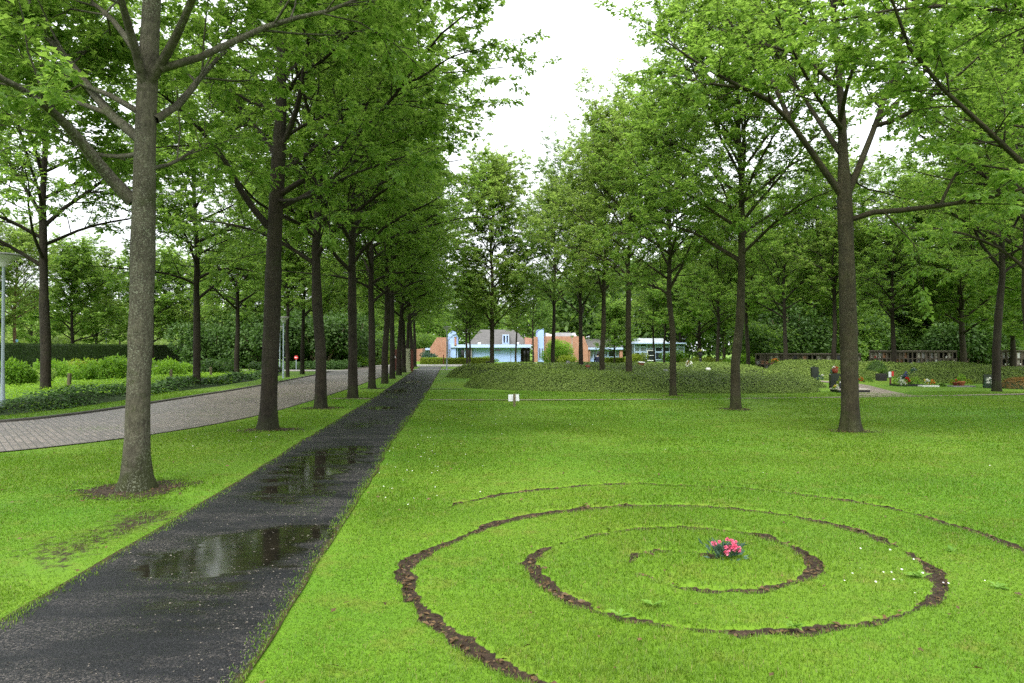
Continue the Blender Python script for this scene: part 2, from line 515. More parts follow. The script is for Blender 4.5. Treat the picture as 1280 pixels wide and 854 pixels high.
M['lamp_head'] = plain('lamp_bowl_material', (.60, .62, .60), .35, .12)
M['lamp_cap'] = plain('lamp_cap_material', (.22, .22, .21), .5, .15)
M['post'] = plain('weathered_post_wood', (.135, .115, .062), .85, .35, 18, .5)
M['signwhite'] = plain('white_sign_paint', (.66, .68, .68), .4, .06)
M['signbeige'] = plain('beige_sign_paint', (.46, .47, .30), .5, .06)
M['signred'] = plain('red_sign_paint', (.55, .03, .025), .4, .06)
M['signbrown'] = plain('red_brown_sign_paint', (.125, .035, .022), .5, .1)
M['ink'] = plain('dark_lettering_paint', (.03, .03, .03), .5, .05)
M['inkwhite'] = plain('white_lettering_paint', (.8, .8, .8), .5, .03)
M['inkblue'] = plain('dark_blue_paint', (.03, .03, .10), .5, .05)
M['brick'] = make_brick('red_brick_material', (.34, .145, .085), (.45, .205, .125), (.38, .30, .24))
M['bluewall'] = plain('pale_blue_render', (.34, .47, .80), .75, .07, 1.2, .08)
M['whiteblue'] = plain('white_blue_frame_paint', (.42, .54, .76), .5, .05)
M['roof'] = make_brick('grey_roof_tiles', (.105, .102, .098), (.155, .148, .14), (.05, .05, .05))
M['roofgrey'] = plain('grey_zinc_roof', (.33, .36, .38), .45, .15, 2)
M['glass'] = make_glass('dark_window_glass', (.018, .022, .026))
M['glasspale'] = make_glass('pale_window_glass', (.16, .20, .20))
M['darkdoor'] = plain('dark_brown_door', (.035, .022, .018), .5, .2)
M['stonewall'] = plain('weathered_wall_stone', (.105, .086, .066), .9, .4, 5, .5)
M['stonecap'] = plain('wall_cap_stone', (.12, .10, .08), .85, .35, 5, .4)
M['stonepale'] = plain('pale_plate_stone', (.36, .33, .28), .8, .25, 6, .2)
M['granite'] = plain('polished_black_granite', (.016, .017, .020), .12, .3, 40, .02, .6)
M['granitegrey'] = plain('grey_stone', (.22, .215, .21), .55, .25, 20, .2)
M['marble'] = plain('white_marble', (.62, .61, .58), .35, .12, 6, .05)
M['terracotta'] = plain('terracotta_pot_clay', (.40, .125, .055), .8, .2)
M['glaze'] = plain('red_brown_glaze', (.20, .035, .02), .3, .2)
M['darkpot'] = plain('dark_planter_paint', (.025, .022, .022), .6, .2)
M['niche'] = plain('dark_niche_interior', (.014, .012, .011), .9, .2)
M['navy'] = plain('navy_jacket_cloth', (.018, .022, .055), .85, .2)
M['trousers'] = plain('dark_trouser_cloth', (.014, .015, .022), .9, .2)
M['skin'] = plain('skin', (.50, .30, .21), .55, .06)
M['hair'] = plain('dark_hair', (.012, .010, .009), .6, .2)
M['collar'] = plain('pale_scarf_cloth', (.55, .54, .55), .9, .1)
M['tagblue'] = plain('pale_blue_tag', (.25, .55, .80), .4, .05)
M['bin'] = plain('black_bin_plastic', (.012, .012, .012), .5, .2)
M['weed'] = leafmat('weed_leaf_material', (.090, .200, .020), (.170, .310, .040), (.2, .4, .05), .3)
M['catkin'] = leafmat('catkin_litter_material', (.05, .042, .034), (.24, .215, .18), (.05, .04, .03), .08, objvar=0, clump=3, gloss=.35)

def make_patch():
    m = NT('trunk_earth_material'); p = m.pos(); e = m.attr('edge')
    c = m.ramp(m.noise(p, 26, 5, .7), [(.3, (.014, .010, .006)), (.55, (.042, .029, .018)), (.75, (.10, .068, .042))])
    a = m.math('ADD', e, m.math('MULTIPLY', m.math('SUBTRACT', m.noise(p, 7, 5, .75), .5), 1.7))
    a = m.ramp(a, [(.26, 0.0), (.36, 1.0)])
    b = m.pbsdf(c, .9, m.bump(m.noise(p, 40, 4), .6, .02), .25); m.l(a, b.inputs['Alpha'])
    return m.done(b)
M['patch'] = make_patch()
# ------------------------------------------------------------------ ground and paths
SPIRAL = [  # photo position, half width in metres, how bare the soil is
    (770, 905, .10, .9), (720, 872, .085, 1), (690, 855, .080, 1), (640, 836, .075, 1), (600, 815, .075, 1), (562, 790, .070, 1), (532, 762, .070, 1), (512, 737, .075, 1), (504, 712, .085, 1), (514, 697, .080, .95),
    (545, 682, .06, .7), (570, 672, .05, .6), (610, 656, .055, .85), (660, 644, .06, .75), (720, 636, .07, .72), (790, 631, .07, .7), (860, 631, .06, .62), (920, 635, .06, .62), (980, 643, .06, .6), (1040, 654, .06, .6),
    (1090, 667, .06, .62), (1130, 686, .05, .66), (1160, 704, .06, .74), (1178, 728, .065, .70), (1168, 748, .075, .76), (1130, 764, .05, .60), (1080, 776, .055, .6), (1000, 786, .065, .9), (930, 787, .065, .95),
    (860, 782, .06, .95), (800, 772, .060, .95), (745, 760, .065, 1), (700, 740, .075, 1), (672, 720, .085, 1), (661, 702, .090, 1), (672, 690, .065, .9), (695, 679, .035, .62), (735, 668, .04, .6), (785, 660, .05, .62),
    (840, 657, .05, .65), (900, 661, .06, .68), (950, 668, .06, .74), (992, 682, .07, .82), (1016, 698, .072, .80), (1020, 710, .065, .74), (998, 722, .055, .7), (950, 734, .055, .66), (890, 736, .05, .6), (835, 727, .045, .55),
    (800, 714, .045, .5), (786, 703, .04, .4), (795, 690, .06, .85), (822, 687, .05, .7), (850, 688, .03, .3), (878, 690, .07, .9), (893, 696, .08, .9)]
OUTER = [(560, 634, .04, .45), (575, 628, .05, .68), (620, 620, .07, .70), (660, 614, .07, .75), (720, 608, .07, .6), (800, 605, .07, .58), (870, 607, .07, .62), (940, 611, .07, .58), (1000, 617, .07, .58), (1060, 625, .07, .62),
         (1110, 634, .075, .70), (1160, 647, .075, .72), (1220, 665, .08, .74), (1280, 688, .08, .74), (1330, 712, .08, .7)]
def groove_arrays(tab, far):
    return np.array([G(a, b)[:2] + (w * (far if b < 674 else 1.0), s) for a, b, w, s in tab])
GROOVES = [groove_arrays(SPIRAL, 1.55), groove_arrays(OUTER, 1.15)]

def soil_mask(x, y):
    """1 in the bare grooves, 0 on the turf"""
    out = np.zeros(x.shape)
    near = (y < 12) & (y > 2.2) & (x > -3)
    if not near.any(): return out
    xs, ys = x[near], y[near]; r = np.zeros(xs.shape)
    wob = snoise(xs, ys, 5, 9.0) * .022 + snoise(xs, ys, 6, 30.0) * .018
    for gr in GROOVES:
        d, t = poly_dist(xs, ys, gr)
        i = np.clip(t.astype(int), 0, len(gr) - 2); f = t - i
        w = .74 * (gr[i, 2] * (1 - f) + gr[i + 1, 2] * f); s = gr[i, 3] * (1 - f) + gr[i + 1, 3] * f
        s = np.where(s >= .5, np.minimum(1, s * 1.14), s); r = np.maximum(r, s * np.clip((w - d - wob) / (.45 * w) + .5, 0, 1))
    out[near] = r
    return out

def wear(x, y):
    """trodden, thin turf along the left edge of the footpath"""
    off = path_center(y) - path_half(y) - x
    w = .36 * np.exp(-((off - .35) / .55) ** 2) * np.clip((11 - y) / 4, 0, 1) * (off > -.3)
    w = w + .24 * np.exp(-((x + 4.0) / 1.1) ** 2 - ((y - 6.2) / 1.1) ** 2)
    return np.clip(w * (1 + .35 * snoise(x, y, 81, 3.0)), 0, .6)

def ground_z(x, y):
    z = .018 * snoise(x, y, 3, .55) * np.clip((np.hypot(x, y) - 1) / 6, 0, 1) + .006 * snoise(x, y, 9, 3.0)
    z = z * np.clip(path_dist(x, y) / .6, 0, 1)
    return z - .028 * soil_mask(x, y)

PATH_R = [(-.55, -6), (-1.0, 0), (-1.28, 3.27), (-1.76, 8.9), (-2.0, 11.1), (-2.82, 21.7), (-5.55, 52.5), (-6.55, 64)]
def path_center(y):
    R = np.array(PATH_R); x = np.interp(y, R[:, 1], R[:, 0])
    return x - np.interp(y, [0, 10, 22, 52, 64], [.85, .80, .84, .98, .98])
def path_half(y): return np.interp(y, [0, 10, 22, 52, 64], [.85, .80, .84, .98, .98])

ROAD_R = [(-30, 3.0), (-20, 4.6), (-12.5, 7.0), (-9.6, 8.9), (-7.9, 10.5), (-6.9, 12.2), (-6.35, 14.2), (-6.1, 16.3), (-6.08, 18.5), (-6.3, 22.5), (-6.75, 30.0), (-8.1, 45.5), (-8.9, 54), (-9.9, 66)]
ROAD_L = [(-30, 8.6), (-20, 10.6), (-15, 12.6), (-12.3, 13.9), (-11.0, 14.9), (-10.6, 16.2), (-10.5, 18.4), (-10.6, 20.5), (-10.85, 29), (-11.6, 37), (-12.2, 43.0), (-12.9, 49), (-13.6, 57), (-14.6, 66)]
ROAD_R = smooth_poly(ROAD_R, 2, False); ROAD_L = smooth_poly(ROAD_L, 2, False)
ROAD_POLY = [tuple(p) for p in ROAD_R] + [tuple(p) for p in ROAD_L[::-1]]
def path_dist(x, y):
    """metres outside the footpath or the road, 0 on them"""
    dp = np.maximum(np.abs(x - path_center(y)) - path_half(y), 0) + np.maximum(y - 64, 0)
    ins = inside(x, y, ROAD_POLY)
    dr = np.minimum(poly_dist(x, y, ROAD_R)[0], poly_dist(x, y, ROAD_L)[0])
    dr = np.where(ins, 0, dr)
    return np.minimum(dp, dr)

def axis_lines(lo, hi, step, far_lo, far_hi, grow=1.28):
    a = list(np.arange(lo, hi + 1e-6, step)); s = step
    while a[-1] < far_hi: s = min(s * grow, 60); a.append(a[-1] + s)
    s = step
    while a[0] > far_lo: s = min(s * grow, 60); a.insert(0, a[0] - s)
    return np.array(a)
gx = axis_lines(-1.3, 5.6, .03, -420, 420, 1.18); gy = axis_lines(2.9, 8.0, .03, -60, 620, 1.18)
XX, YY = np.meshgrid(gx, gy); xs, ys = XX.ravel(), YY.ravel()
soil = np.maximum(soil_mask(xs, ys), wear(xs, ys))
zs = ground_z(xs, ys)
V = np.stack([xs, ys, zs], 1)
nx = len(gx); ii, jj = np.meshgrid(np.arange(nx - 1), np.arange(len(gy) - 1)); b = (jj * nx + ii).ravel()
Tq = np.stack([b, b + 1, b + nx + 1, b + nx], 1)
o = link('lawn', tri_mesh('lawn', V, Tq, smooth=True, attrs={'soil': soil}), None, [M['lawn']]); tag(o, kind='structure')

def ribbon(name, Lft, Rgt, z, mat, n=10, wetfn=None, edw=.35):
    """sheet between two polylines of equal length; edge attribute 0 at the sides"""
    Lft = np.asarray(Lft, float); Rgt = np.asarray(Rgt, float)
    u = np.linspace(0, 1, n + 1)
    Vp = Rgt[:, None, :2] * (1 - u)[None, :, None] + Lft[:, None, :2] * u[None, :, None]
    wid = np.linalg.norm(Lft[:, :2] - Rgt[:, :2], axis=1)[:, None] * np.ones((1, n + 1))
    e = np.minimum(u, 1 - u)[None] * wid / edw
    m = len(Lft); P3 = np.concatenate([Vp, np.full((m, n + 1, 1), z)], 2).reshape(-1, 3)
    jj, ii = np.meshgrid(np.arange(m - 1), np.arange(n), indexing='ij'); b = (jj * (n + 1) + ii).ravel()
    T = np.stack([b, b + 1, b + n + 2, b + n + 1], 1)
    at = {'edge': np.clip(e.ravel(), 0, 3)}
    if wetfn is not None: at['wet'] = wetfn(P3[:, 0], P3[:, 1])
    ob = link(name, tri_mesh(name, P3, T, smooth=True, attrs=at), None, [mat])
    return tag(ob, kind='structure')

PUD = [(-2.22, 5.3, .68, .75, .60), (-1.85, 5.95, .50, .30, .38), (-2.65, 9.6, .7, 2.2, .50), (-2.35, 7.5, .6, .6, .30), (-2.0, 4.1, .55, .6, .26), (-3.2, 14.5, .6, 1.2, .3), (-3.5, 18.5, .6, .6, .45), (-3.3, 16.4, .7, .4, .3),
       (-4.4, 26, .6, 2, .3), (-5, 33, .6, 2, .25)]
def wet(x, y):
    w = .17 + .10 * np.clip((y - 12) / 15, 0, 1)
    for cx, cy, a, b, s in PUD:
        w += s * np.exp(-(((x - cx) / a) ** 2 + ((y - cy) / b) ** 2) ** 1.6)
    return w
yy = np.concatenate([np.arange(-5, 14, .12), np.arange(14, 63.6, .6)])
pc, ph = path_center(yy), path_half(yy)
wobL = .014 * snoise(yy, yy * 0, 2, 4.0); wobR = .014 * snoise(yy, yy * 0, 4, 4.0)
ribbon('footpath', np.stack([pc - ph + wobL, yy], 1), np.stack([pc + ph + wobR, yy], 1), .012, M['asphalt'], 40, wet, .15)

def resample(P, n):
    P = np.asarray(P, float); s = np.r_[0, np.cumsum(np.linalg.norm(np.diff(P[:, :3], axis=0), axis=1))]
    t = np.linspace(0, s[-1], n)
    return np.stack([np.interp(t, s, P[:, k]) for k in range(P.shape[1])], 1)
RR, RL = resample(ROAD_R, 160), resample(ROAD_L, 160)
ribbon('road', RL, RR, .016, M['paving'], 12)

def strip_wall(name, P, w, z0, z1, mat):
    """kerb: a box section swept along a polyline"""
    P = np.asarray(P, float); T = unit(np.gradient(P[:, :2], axis=0)); Nn = np.stack([-T[:, 1], T[:, 0]], 1)
    a = P[:, :2]; b = P[:, :2] + Nn * w
    z = lambda q, h: np.c_[q, np.full(len(q), h)]
    ring = np.stack([z(a, z0), z(a, z1 - .015), z(a + Nn * .015, z1), z(b, z1), z(b, z0)], 1)
    m, n = ring.shape[:2]; Vv = ring.reshape(-1, 3)
    jj, ii = np.meshgrid(np.arange(m - 1), np.arange(n - 1), indexing='ij'); q = (jj * n + ii).ravel()
    Tq = np.stack([q, q + n, q + n + 1, q + 1], 1)
    return tag(link(name, tri_mesh(name, Vv, Tq), None, [mat]), kind='structure')
kl = resample([p for p in ROAD_L if p[1] < 49.6], 110)
strip_wall('kerb', kl, .10, -.05, .065, M['kerb'])

# side road, crossing paths, gravel path, forecourt
def strip(name, pts, w, z, mat, n=40):
    P = resample(smooth_poly(np.asarray(pts, float), 2, False), n); T = unit(np.gradient(P, axis=0)); Nn = np.stack([-T[:, 1], T[:, 0]], 1)
    ww = np.interp(np.linspace(0, 1, n), np.linspace(0, 1, len(np.atleast_1d(w))), np.atleast_1d(w))[:, None] / 2
    return ribbon(name, P + Nn * ww, P - Nn * ww, z, mat, 6)
strip('side_road', [(-42, 53.5), (-25, 52.2), (-16, 51.6), (-12.3, 51.4)], 3.4, .020, M['sidepave'])
strip('crossing_path', [(-8.6, 53.9), (-4, 54.0), (-3.0, 54.0)], 1.3, .022, M['concrete'])
strip('crossing_path', [(-2.6, 21.62), (0, 21.55), (4, 21.75), (8, 22.3), (12, 22.95), (18.3, 24.4), (30, 27.4)], [.30, .30, .34, .4, .55, .6], .014, M['gravel'], 90)
strip('crossing_path', [(-5.9, 22.2), (-4.6, 22.0)], .35, .014, M['gravel'], 8)
strip('crossing_path', [(-3.5, 27.6), (-2.0, 27.5)], .25, .014, M['kerb'], 8)
strip('gravel_path', [(12.9, 23.3), (13.3, 25), (14.4, 28), (15.6, 31.2), (15.7, 34), (14.8, 36.5)], [1.9, 1.5, 1.2, 1.0, .9, .9], .018, M['gravel'], 30)
tag(MB().box(-34, 3, 64.3, 72.2, -.2, .026).build('forecourt', M['concrete']), kind='structure')

# ------------------------------------------------------------------ bare earth round the trunks
def soil_patch(x, y, r, seed, ex=1.5):
    rg = np.random.default_rng(seed); n = 48; fr = (0, .3, .5, .7, .9, 1.15, 1.5); ph = rg.uniform(0, 6.28, 4)
    V = []; E = []
    for f in fr:
        for i in range(n):
            a = 2 * math.pi * i / n; q = r * f * (1 + .20 * math.sin(2 * a + ph[0]) + .16 * math.sin(3 * a + ph[1]) + .08 * math.sin(7 * a + ph[2]))
            vx, vy = q * math.cos(a) * ex, q * math.sin(a)
            V.append((vx, vy, 0)); E.append(1 - f / 1.5)
    V = np.array(V); V[:, 2] = ground_z(V[:, 0] + x, V[:, 1] + y) + .004 + .03 * np.clip(np.array(E) - .6, 0, 1) + rg.normal(0, .002, len(V))
    i = np.arange(n); j = (i + 1) % n
    T = np.concatenate([np.stack([k * n + i, k * n + n + i, k * n + n + j, k * n + j], 1) for k in range(len(fr) - 1)])
    ob = link('bare_earth', tri_mesh('bare_earth', V, T, smooth=True, attrs={'edge': E}), None, [M['patch']]); ob.location = (x, y, 0)
    return tag(ob, kind='structure')
# ------------------------------------------------------------------ grass blades, mulch, litter
def blade_field():
    rg = RNG; P = []
    for (y0, y1, dens, w, h) in ((2.3, 4.5, 11000, .0036, .028), (4.5, 7, 7000, .0048, .029), (7, 10.5, 3400, .0072, .031), (10.5, 16, 1300, .012, .034), (16, 26, 420, .020, .038)):
        xa, xb = -.80 * y1 - .4, .80 * y1 + .4
        n = int((xb - xa) * (y1 - y0) * dens)
        x = rg.uniform(xa, xb, n); y = rg.uniform(y0, y1, n)
        k = np.abs(x) < .80 * y + .4
        x, y = x[k], y[k]
        pd = path_dist(x, y); inn = np.abs(x - path_center(y)) - path_half(y)
        pd = np.where((pd <= 0) & (inn > -.3) & (y < 30) & (x > -5.5), inn, pd); keep = pd > -.15 * rg.uniform(0, 1, len(x)) ** 2.0 + .03 * snoise(x, y, 71, 7.0) - .01
        s = soil_mask(x, y); keep &= rg.uniform(0, 1, len(x)) > np.clip(s * 1.25 - .10, 0, .93)
        wr = wear(x, y); keep &= rg.uniform(0, 1, len(x)) > np.clip(wr * 1.6 * (.55 + .7 * snoise(x, y, 82, 5.0)), 0, .9)
        for (tx, ty, r) in SOILS:
            q = np.hypot((x - tx) / 1.5, y - ty) / r
            keep &= rg.uniform(.30, 1.15, len(x)) < q + .25 * snoise(x, y, 72, 6.0)
        tuft = snoise(x, y, 21, 2.2) * .5 + .5
        thin = snoise(x, y, 33, 1.3)
        keep &= rg.uniform(0, 1, len(x)) < .80 + .25 * thin + .1
        x, y, s, tuft, pd = x[keep], y[keep], s[keep], tuft[keep], pd[keep]
        hh = h * (.55 + .75 * tuft * rg.uniform(.4, 1.1, len(x)) + .35 * rg.uniform(0, 1, len(x)) ** 6) * (1 + .2 * (s > .02) * (s < .7))
        hh *= np.clip(.6 + pd * 2.2, .6, 1.1)
        zb = np.where((pd < 0), .010, ground_z(x, y) - .004); hh = np.where(pd < 0, hh * 1.3, hh)
        P.append(np.stack([x, y, zb, hh, np.full(len(x), w)], 1))
    P = np.concatenate(P); N = len(P)
    a = rg.uniform(0, 2 * math.pi, N); lean = rg.uniform(.25, 1.0, N)
    D = np.stack([np.cos(a), np.sin(a)], 1); S = np.stack([-D[:, 1], D[:, 0]], 1)
    w = P[:, 4] * rg.uniform(.7, 1.3, N); h = P[:, 3]
    V = np.zeros((N, 5, 3))
    for k, (f, sd, up) in enumerate(((0, .5, 0), (0, -.5, 0), (.35, -.4, .62), (.35, .4, .62), (1.0, 0, 1.0))):
        V[:, k, :2] = P[:, :2] + D * (f * lean * h)[:, None] + S * (sd * w)[:, None]
        V[:, k, 2] = P[:, 2] + h * up * np.sqrt(1 - .55 * lean * lean) * (1 if k < 4 else .93)
    T = np.array([(0, 1, 2), (0, 2, 3), (3, 2, 4)])[None] + (np.arange(N) * 5)[:, None, None]
    r = np.repeat(rg.uniform(0, 1, N), 5)
    ob = link('grass', tri_mesh('grass', V.reshape(-1, 3), T.reshape(-1, 3), rnd=r, smooth=True), None, [M['blade']])
    print('blades', N)
    tag(ob, 'short bright green grass blades of the mown lawn', 'grass', kind='stuff')

def flakes(name, x, y, z, size, mat, label, cat, flat=.35, tv=LEAF_V, tt=LEAF_T):
    N = len(x); rg = RNG
    a = rg.uniform(0, 6.28, N)
    d = np.stack([np.cos(a), np.sin(a), rg.normal(0, .15, N)], 1)
    nn = unit(np.stack([rg.normal(0, flat, N), rg.normal(0, flat, N), np.ones(N)], 1))
    V, T = leaves(np.stack([x, y, z], 1), d, nn, size, tv, tt)
    ob = link(name, tri_mesh(name, V, T, rnd=np.repeat(rg.uniform(0, 1, N), len(tv))), None, [mat])
    return tag(ob, label, cat, kind='stuff')

def litter():
    rg = RNG
    # mulch in the grooves
    n = 90000; x = rg.uniform(-1.6, 7.5, n); y = rg.uniform(2.4, 10.5, n)
    s = soil_mask(x, y); k = rg.uniform(.15, 1.5, n) < s
    x, y = x[k], y[k]
    for tx, ty, r in SOILS:
        if ty < 24: q = rg.normal(0, 1, (260, 2)) * r * np.array([.85, .5]); x = np.r_[x, tx + q[:, 0]]; y = np.r_[y, ty + q[:, 1]]
    flakes('bark_mulch', x, y, ground_z(x, y) + rg.uniform(.002, .02, len(x)), rg.uniform(.012, .05, len(x)) * rg.uniform(.6, 1.4, len(x)), M['litter'],
           'brown bark flakes and dead leaves lying in the spiral furrow', 'mulch', .6)
    # catkins and crumbs on the path
    n = 15000; y = 2.2 + 16 * rg.uniform(0, 1, n) ** 1.8; x = path_center(y) + rg.uniform(-1, 1, n) * path_half(y)
    c = snoise(x, y, 44, 2.4) + .5 * snoise(x, y, 45, 6); e = np.abs(x - path_center(y)) / path_half(y)
    dry = np.clip(1 - (wet(x, y) - .2) * 2.4, .05, 1)
    k = rg.uniform(-.4, 1.6, n) < (c + .7 * e ** 3) * dry
    x, y = x[k], y[k]
    flakes('path_litter', x, y, np.full(len(x), .0135), rg.uniform(.006, .024, len(x)) , M['catkin'], 'fallen catkins and brown crumbs scattered over the wet path', 'litter', .2)
    # scattered dead leaves on the lawn
    n = 420; y = 2.5 + 20 * rg.uniform(0, 1, n) ** 1.4; x = rg.uniform(-.8, .8, n) * y
    k = path_dist(x, y) > .02; x, y = x[k], y[k]
    flakes('fallen_leaves', x, y, ground_z(x, y) + .03, rg.uniform(.02, .055, len(x)), M['litter'], 'single dead brown leaves scattered over the lawn', 'leaves', .4, OAK_V, OAK_T)
    # daisies
    q = []
    for (px, py, sx, sy, k) in ((1120, 722, 55, 14, 18), (520, 560, 26, 40, 60), (575, 520, 40, 10, 30), (700, 520, 120, 8, 30), (330, 545, 60, 12, 40), (900, 560, 200, 30, 8)):
        for _ in range(k):
            g = G(px + rg.normal(0, sx), py + rg.normal(0, sy))
            if 2 < g[1] < 24: q.append(g)
    q = np.array(q); k = path_dist(q[:, 0], q[:, 1]) > .05; q = q[k]
    P = []
    tv = np.array([(math.cos(i * 1.0472) * .5, math.sin(i * 1.0472) * .5, .06) for i in range(6)] + [(0, 0, 0)]); tt = np.array([(6, i, (i + 1) % 6) for i in range(6)])
    N = len(q); nn = unit(np.stack([rg.normal(0, .3, N), rg.normal(-.3, .3, N), np.ones(N)], 1))
    V, T = leaves(np.stack([q[:, 0], q[:, 1], ground_z(q[:, 0], q[:, 1]) + .055], 1), np.tile([1.0, 0, 0], (N, 1)), nn, rg.uniform(.010, .017, N), tv, tt)
    ob = link('daisies', tri_mesh('daisies', V, T, rnd=np.repeat(rg.uniform(0, 1, N), 7)), None, [M['white']])
    tag(ob, 'tiny white daisies dotted through the lawn', 'daisies', kind='stuff')
# ------------------------------------------------------------------ trees
def curve_pts(p0, d0, length, n, rg, up=0.0, wob=.10):
    """branch that starts along d0 and drifts"""
    P = [np.array(p0, float)]; d = unit(np.array(d0, float)); st = length / (n - 1)
    for _ in range(n - 1):
        d = unit(d + np.array([0, 0, up]) + rg.normal(0, wob, 3))
        P.append(P[-1] + d * st)
    return np.array(P)

def perp_turn(d, ang, az, rg):
    d = unit(d); r = np.array([0, 0, 1.0]) if abs(d[2]) < .9 else np.array([1.0, 0, 0])
    u = unit(np.cross(d, r)); v = np.cross(u, d)
    return unit(d * math.cos(ang) + (u * math.cos(az) + v * math.sin(az)) * math.sin(ang))

def grow(limbs, rg, leaf=.15, nodes=4, per=6, tw_den=4.2, sec_den=2.3, tv=OAK_V, tt=OAK_T, bark=None, sec_len=1.0, nsides=6, zmin=0.0):
    """limbs: [(points, r0, r1, leaf_from)]; returns leaf arrays and adds wood to bark"""
    BP, BD = [], []   # leaf node positions and directions
    for P, r0, r1, lf in limbs:
        m = len(P); L = np.linalg.norm(np.diff(P, axis=0), axis=1).sum()
        R = np.linspace(r0, r1, m) if r1 > 0 else np.linspace(r0, .012, m)
        V, Fq = tube_arrays(P, R, nsides if r0 > .03 else 4); bark.add(V, Fq)
        ns = max(2, int(L * sec_den)); ts = np.sort(rg.uniform(lf, 1.0, ns)); ts[-1] = 1.0
        T = unit(np.gradient(P, axis=0))
        az = rg.uniform(0, 6.28)
        for t in ts:
            i = min(int(t * (m - 1)), m - 2); f = t * (m - 1) - i
            p = P[i] * (1 - f) + P[i + 1] * f; d = T[i]
            az += 2.4 + rg.normal(0, .4)
            l = sec_len * rg.uniform(.65, 1.25) * (.55 + 1.0 * (1 - t)) * min(1.0, .45 + L * .17) + .15
            sd = perp_turn(d, rg.uniform(.45, 1.15) if t < 1 else .1, az, rg)
            sd = unit(sd * np.array([1, 1, .75]) + np.array([0, 0, .12]))
            sp = curve_pts(p, sd, l, 4, rg, .02, .14)
            rr = max(.006, (r0 * (1 - t) + .012) * .38); V, Fq = tube_arrays(sp, np.array([rr, rr * .8, rr * .55, .004]), 4); bark.add(V, Fq)
            nt = max(2, int(l * tw_den)); az2 = rg.uniform(0, 6.28)
            for q in np.linspace(.25, 1.0, nt):
                az2 += 2.4 + rg.normal(0, .5)
                i2 = min(int(q * 3), 2); f2 = q * 3 - i2
                p2 = sp[i2] * (1 - f2) + sp[i2 + 1] * f2; d2 = unit(sp[i2 + 1] - sp[i2])
                tl = rg.uniform(.25, .62)
                td = perp_turn(d2, rg.uniform(.4, 1.1) if q < 1 else .1, az2, rg)
                td = unit(td * np.array([1, 1, .7]) + np.array([0, 0, .05]))
                tp = p2 + td * tl
                V, Fq = tube_arrays(np.array([p2, p2 + td * tl * .5 + rg.normal(0, .02, 3), tp]), np.array([.006, .005, .003]), 3); bark.add(V, Fq)
                for k in range(nodes):
                    s = 1 - k * (.8 / nodes)
                    BP.append(p2 + td * tl * s); BD.append(td)
    BP = np.array(BP); BD = np.array(BD)
    keep = BP[:, 2] > zmin; BP, BD = BP[keep], BD[keep]
    N = len(BP) * per
    pos = np.repeat(BP, per, axis=0) + rg.normal(0, .035, (N, 3)); base = np.repeat(BD, per, axis=0)
    a = np.tile(np.arange(per) * 2 * math.pi / per, len(BP)) + np.repeat(rg.uniform(0, 6.28, len(BP)), per)
    out = np.stack([np.cos(a), np.sin(a), rg.normal(-.22, .28, N)], 1)
    D = unit(out + base * .55)
    nr = unit(np.stack([rg.normal(0, .38, N), rg.normal(0, .38, N), np.ones(N)], 1))
    nr = unit(nr - D * np.sum(nr * D, 1, keepdims=True))
    V, T = leaves(pos, D, nr, leaf * rg.uniform(.5, 1.35, N), tv, tt)
    return V, T, np.repeat(rg.uniform(0, 1, N), len(tv))

def trunk_wood(qs, P, R, rg, n=22, flare=.2):
    P = np.asarray(P, float); R = np.asarray(R, float)
    L = resample(np.c_[P, R], max(10, int(np.linalg.norm(np.diff(P, axis=0), axis=1).sum() / .22)))
    PP, RR_ = L[:, :3], L[:, 3].copy()
    z = PP[:, 2] - PP[0, 2]
    V, Fq = tube_arrays(PP, RR_, n)
    V = V.reshape(len(PP), n, 3); c = PP[:, None, :]
    a = np.arange(n) * 2 * math.pi / n; ph = rg.uniform(0, 6.28, 3)
    w = np.exp(-z / .20)[:, None] * (flare / .42)
    f = 1 + w * (.42 + .26 * np.sin(4 * a + ph[0])[None] + .14 * np.sin(7 * a + ph[1])[None]) + rg.normal(0, .016, (len(PP), n)) \
        + .035 * np.sin(z[:, None] * 2.1 + 2 * a[None] + ph[2])
    f += .07 * np.exp(-((z[:, None] - rg.uniform(1.6, 2.4)) / .12) ** 2) + .06 * np.exp(-((z[:, None] - rg.uniform(2.8, 3.4)) / .15) ** 2)
    V = c + (V - c) * f[..., None]
    qs.add(V.reshape(-1, 3), Fq)

def auto_limbs(rg, H, hb, R, n, r_trunk, low_el=.35, leader=None):
    """limbs set round a leader from hb to near H"""
    out = []; az = rg.uniform(0, 6.28)
    for i in range(n):
        s = (i + rg.uniform(0, .6)) / n
        z = hb + (H - hb) * .90 * s ** .95
        az += 2.4 + rg.normal(0, .3)
        prof = math.sin(math.pi * (.24 + .70 * s)) ** .75
        L = R * prof * rg.uniform(.82, 1.15)
        el = low_el + .42 * s + rg.normal(0, .10)
        d = np.array([math.cos(az) * math.cos(el), math.sin(az) * math.cos(el), math.sin(el)])
        x0 = leader(z) if leader else np.array([0, 0, z])
        L = L / max(.55, math.cos(el)) * .92
        P = curve_pts(x0, d, L, 8, rg, .02 if s > .45 else -.055, .085)
        out.append((P, r_trunk * (1 - .85 * s) * rg.uniform(.38, .55), .012, .13))
    return out

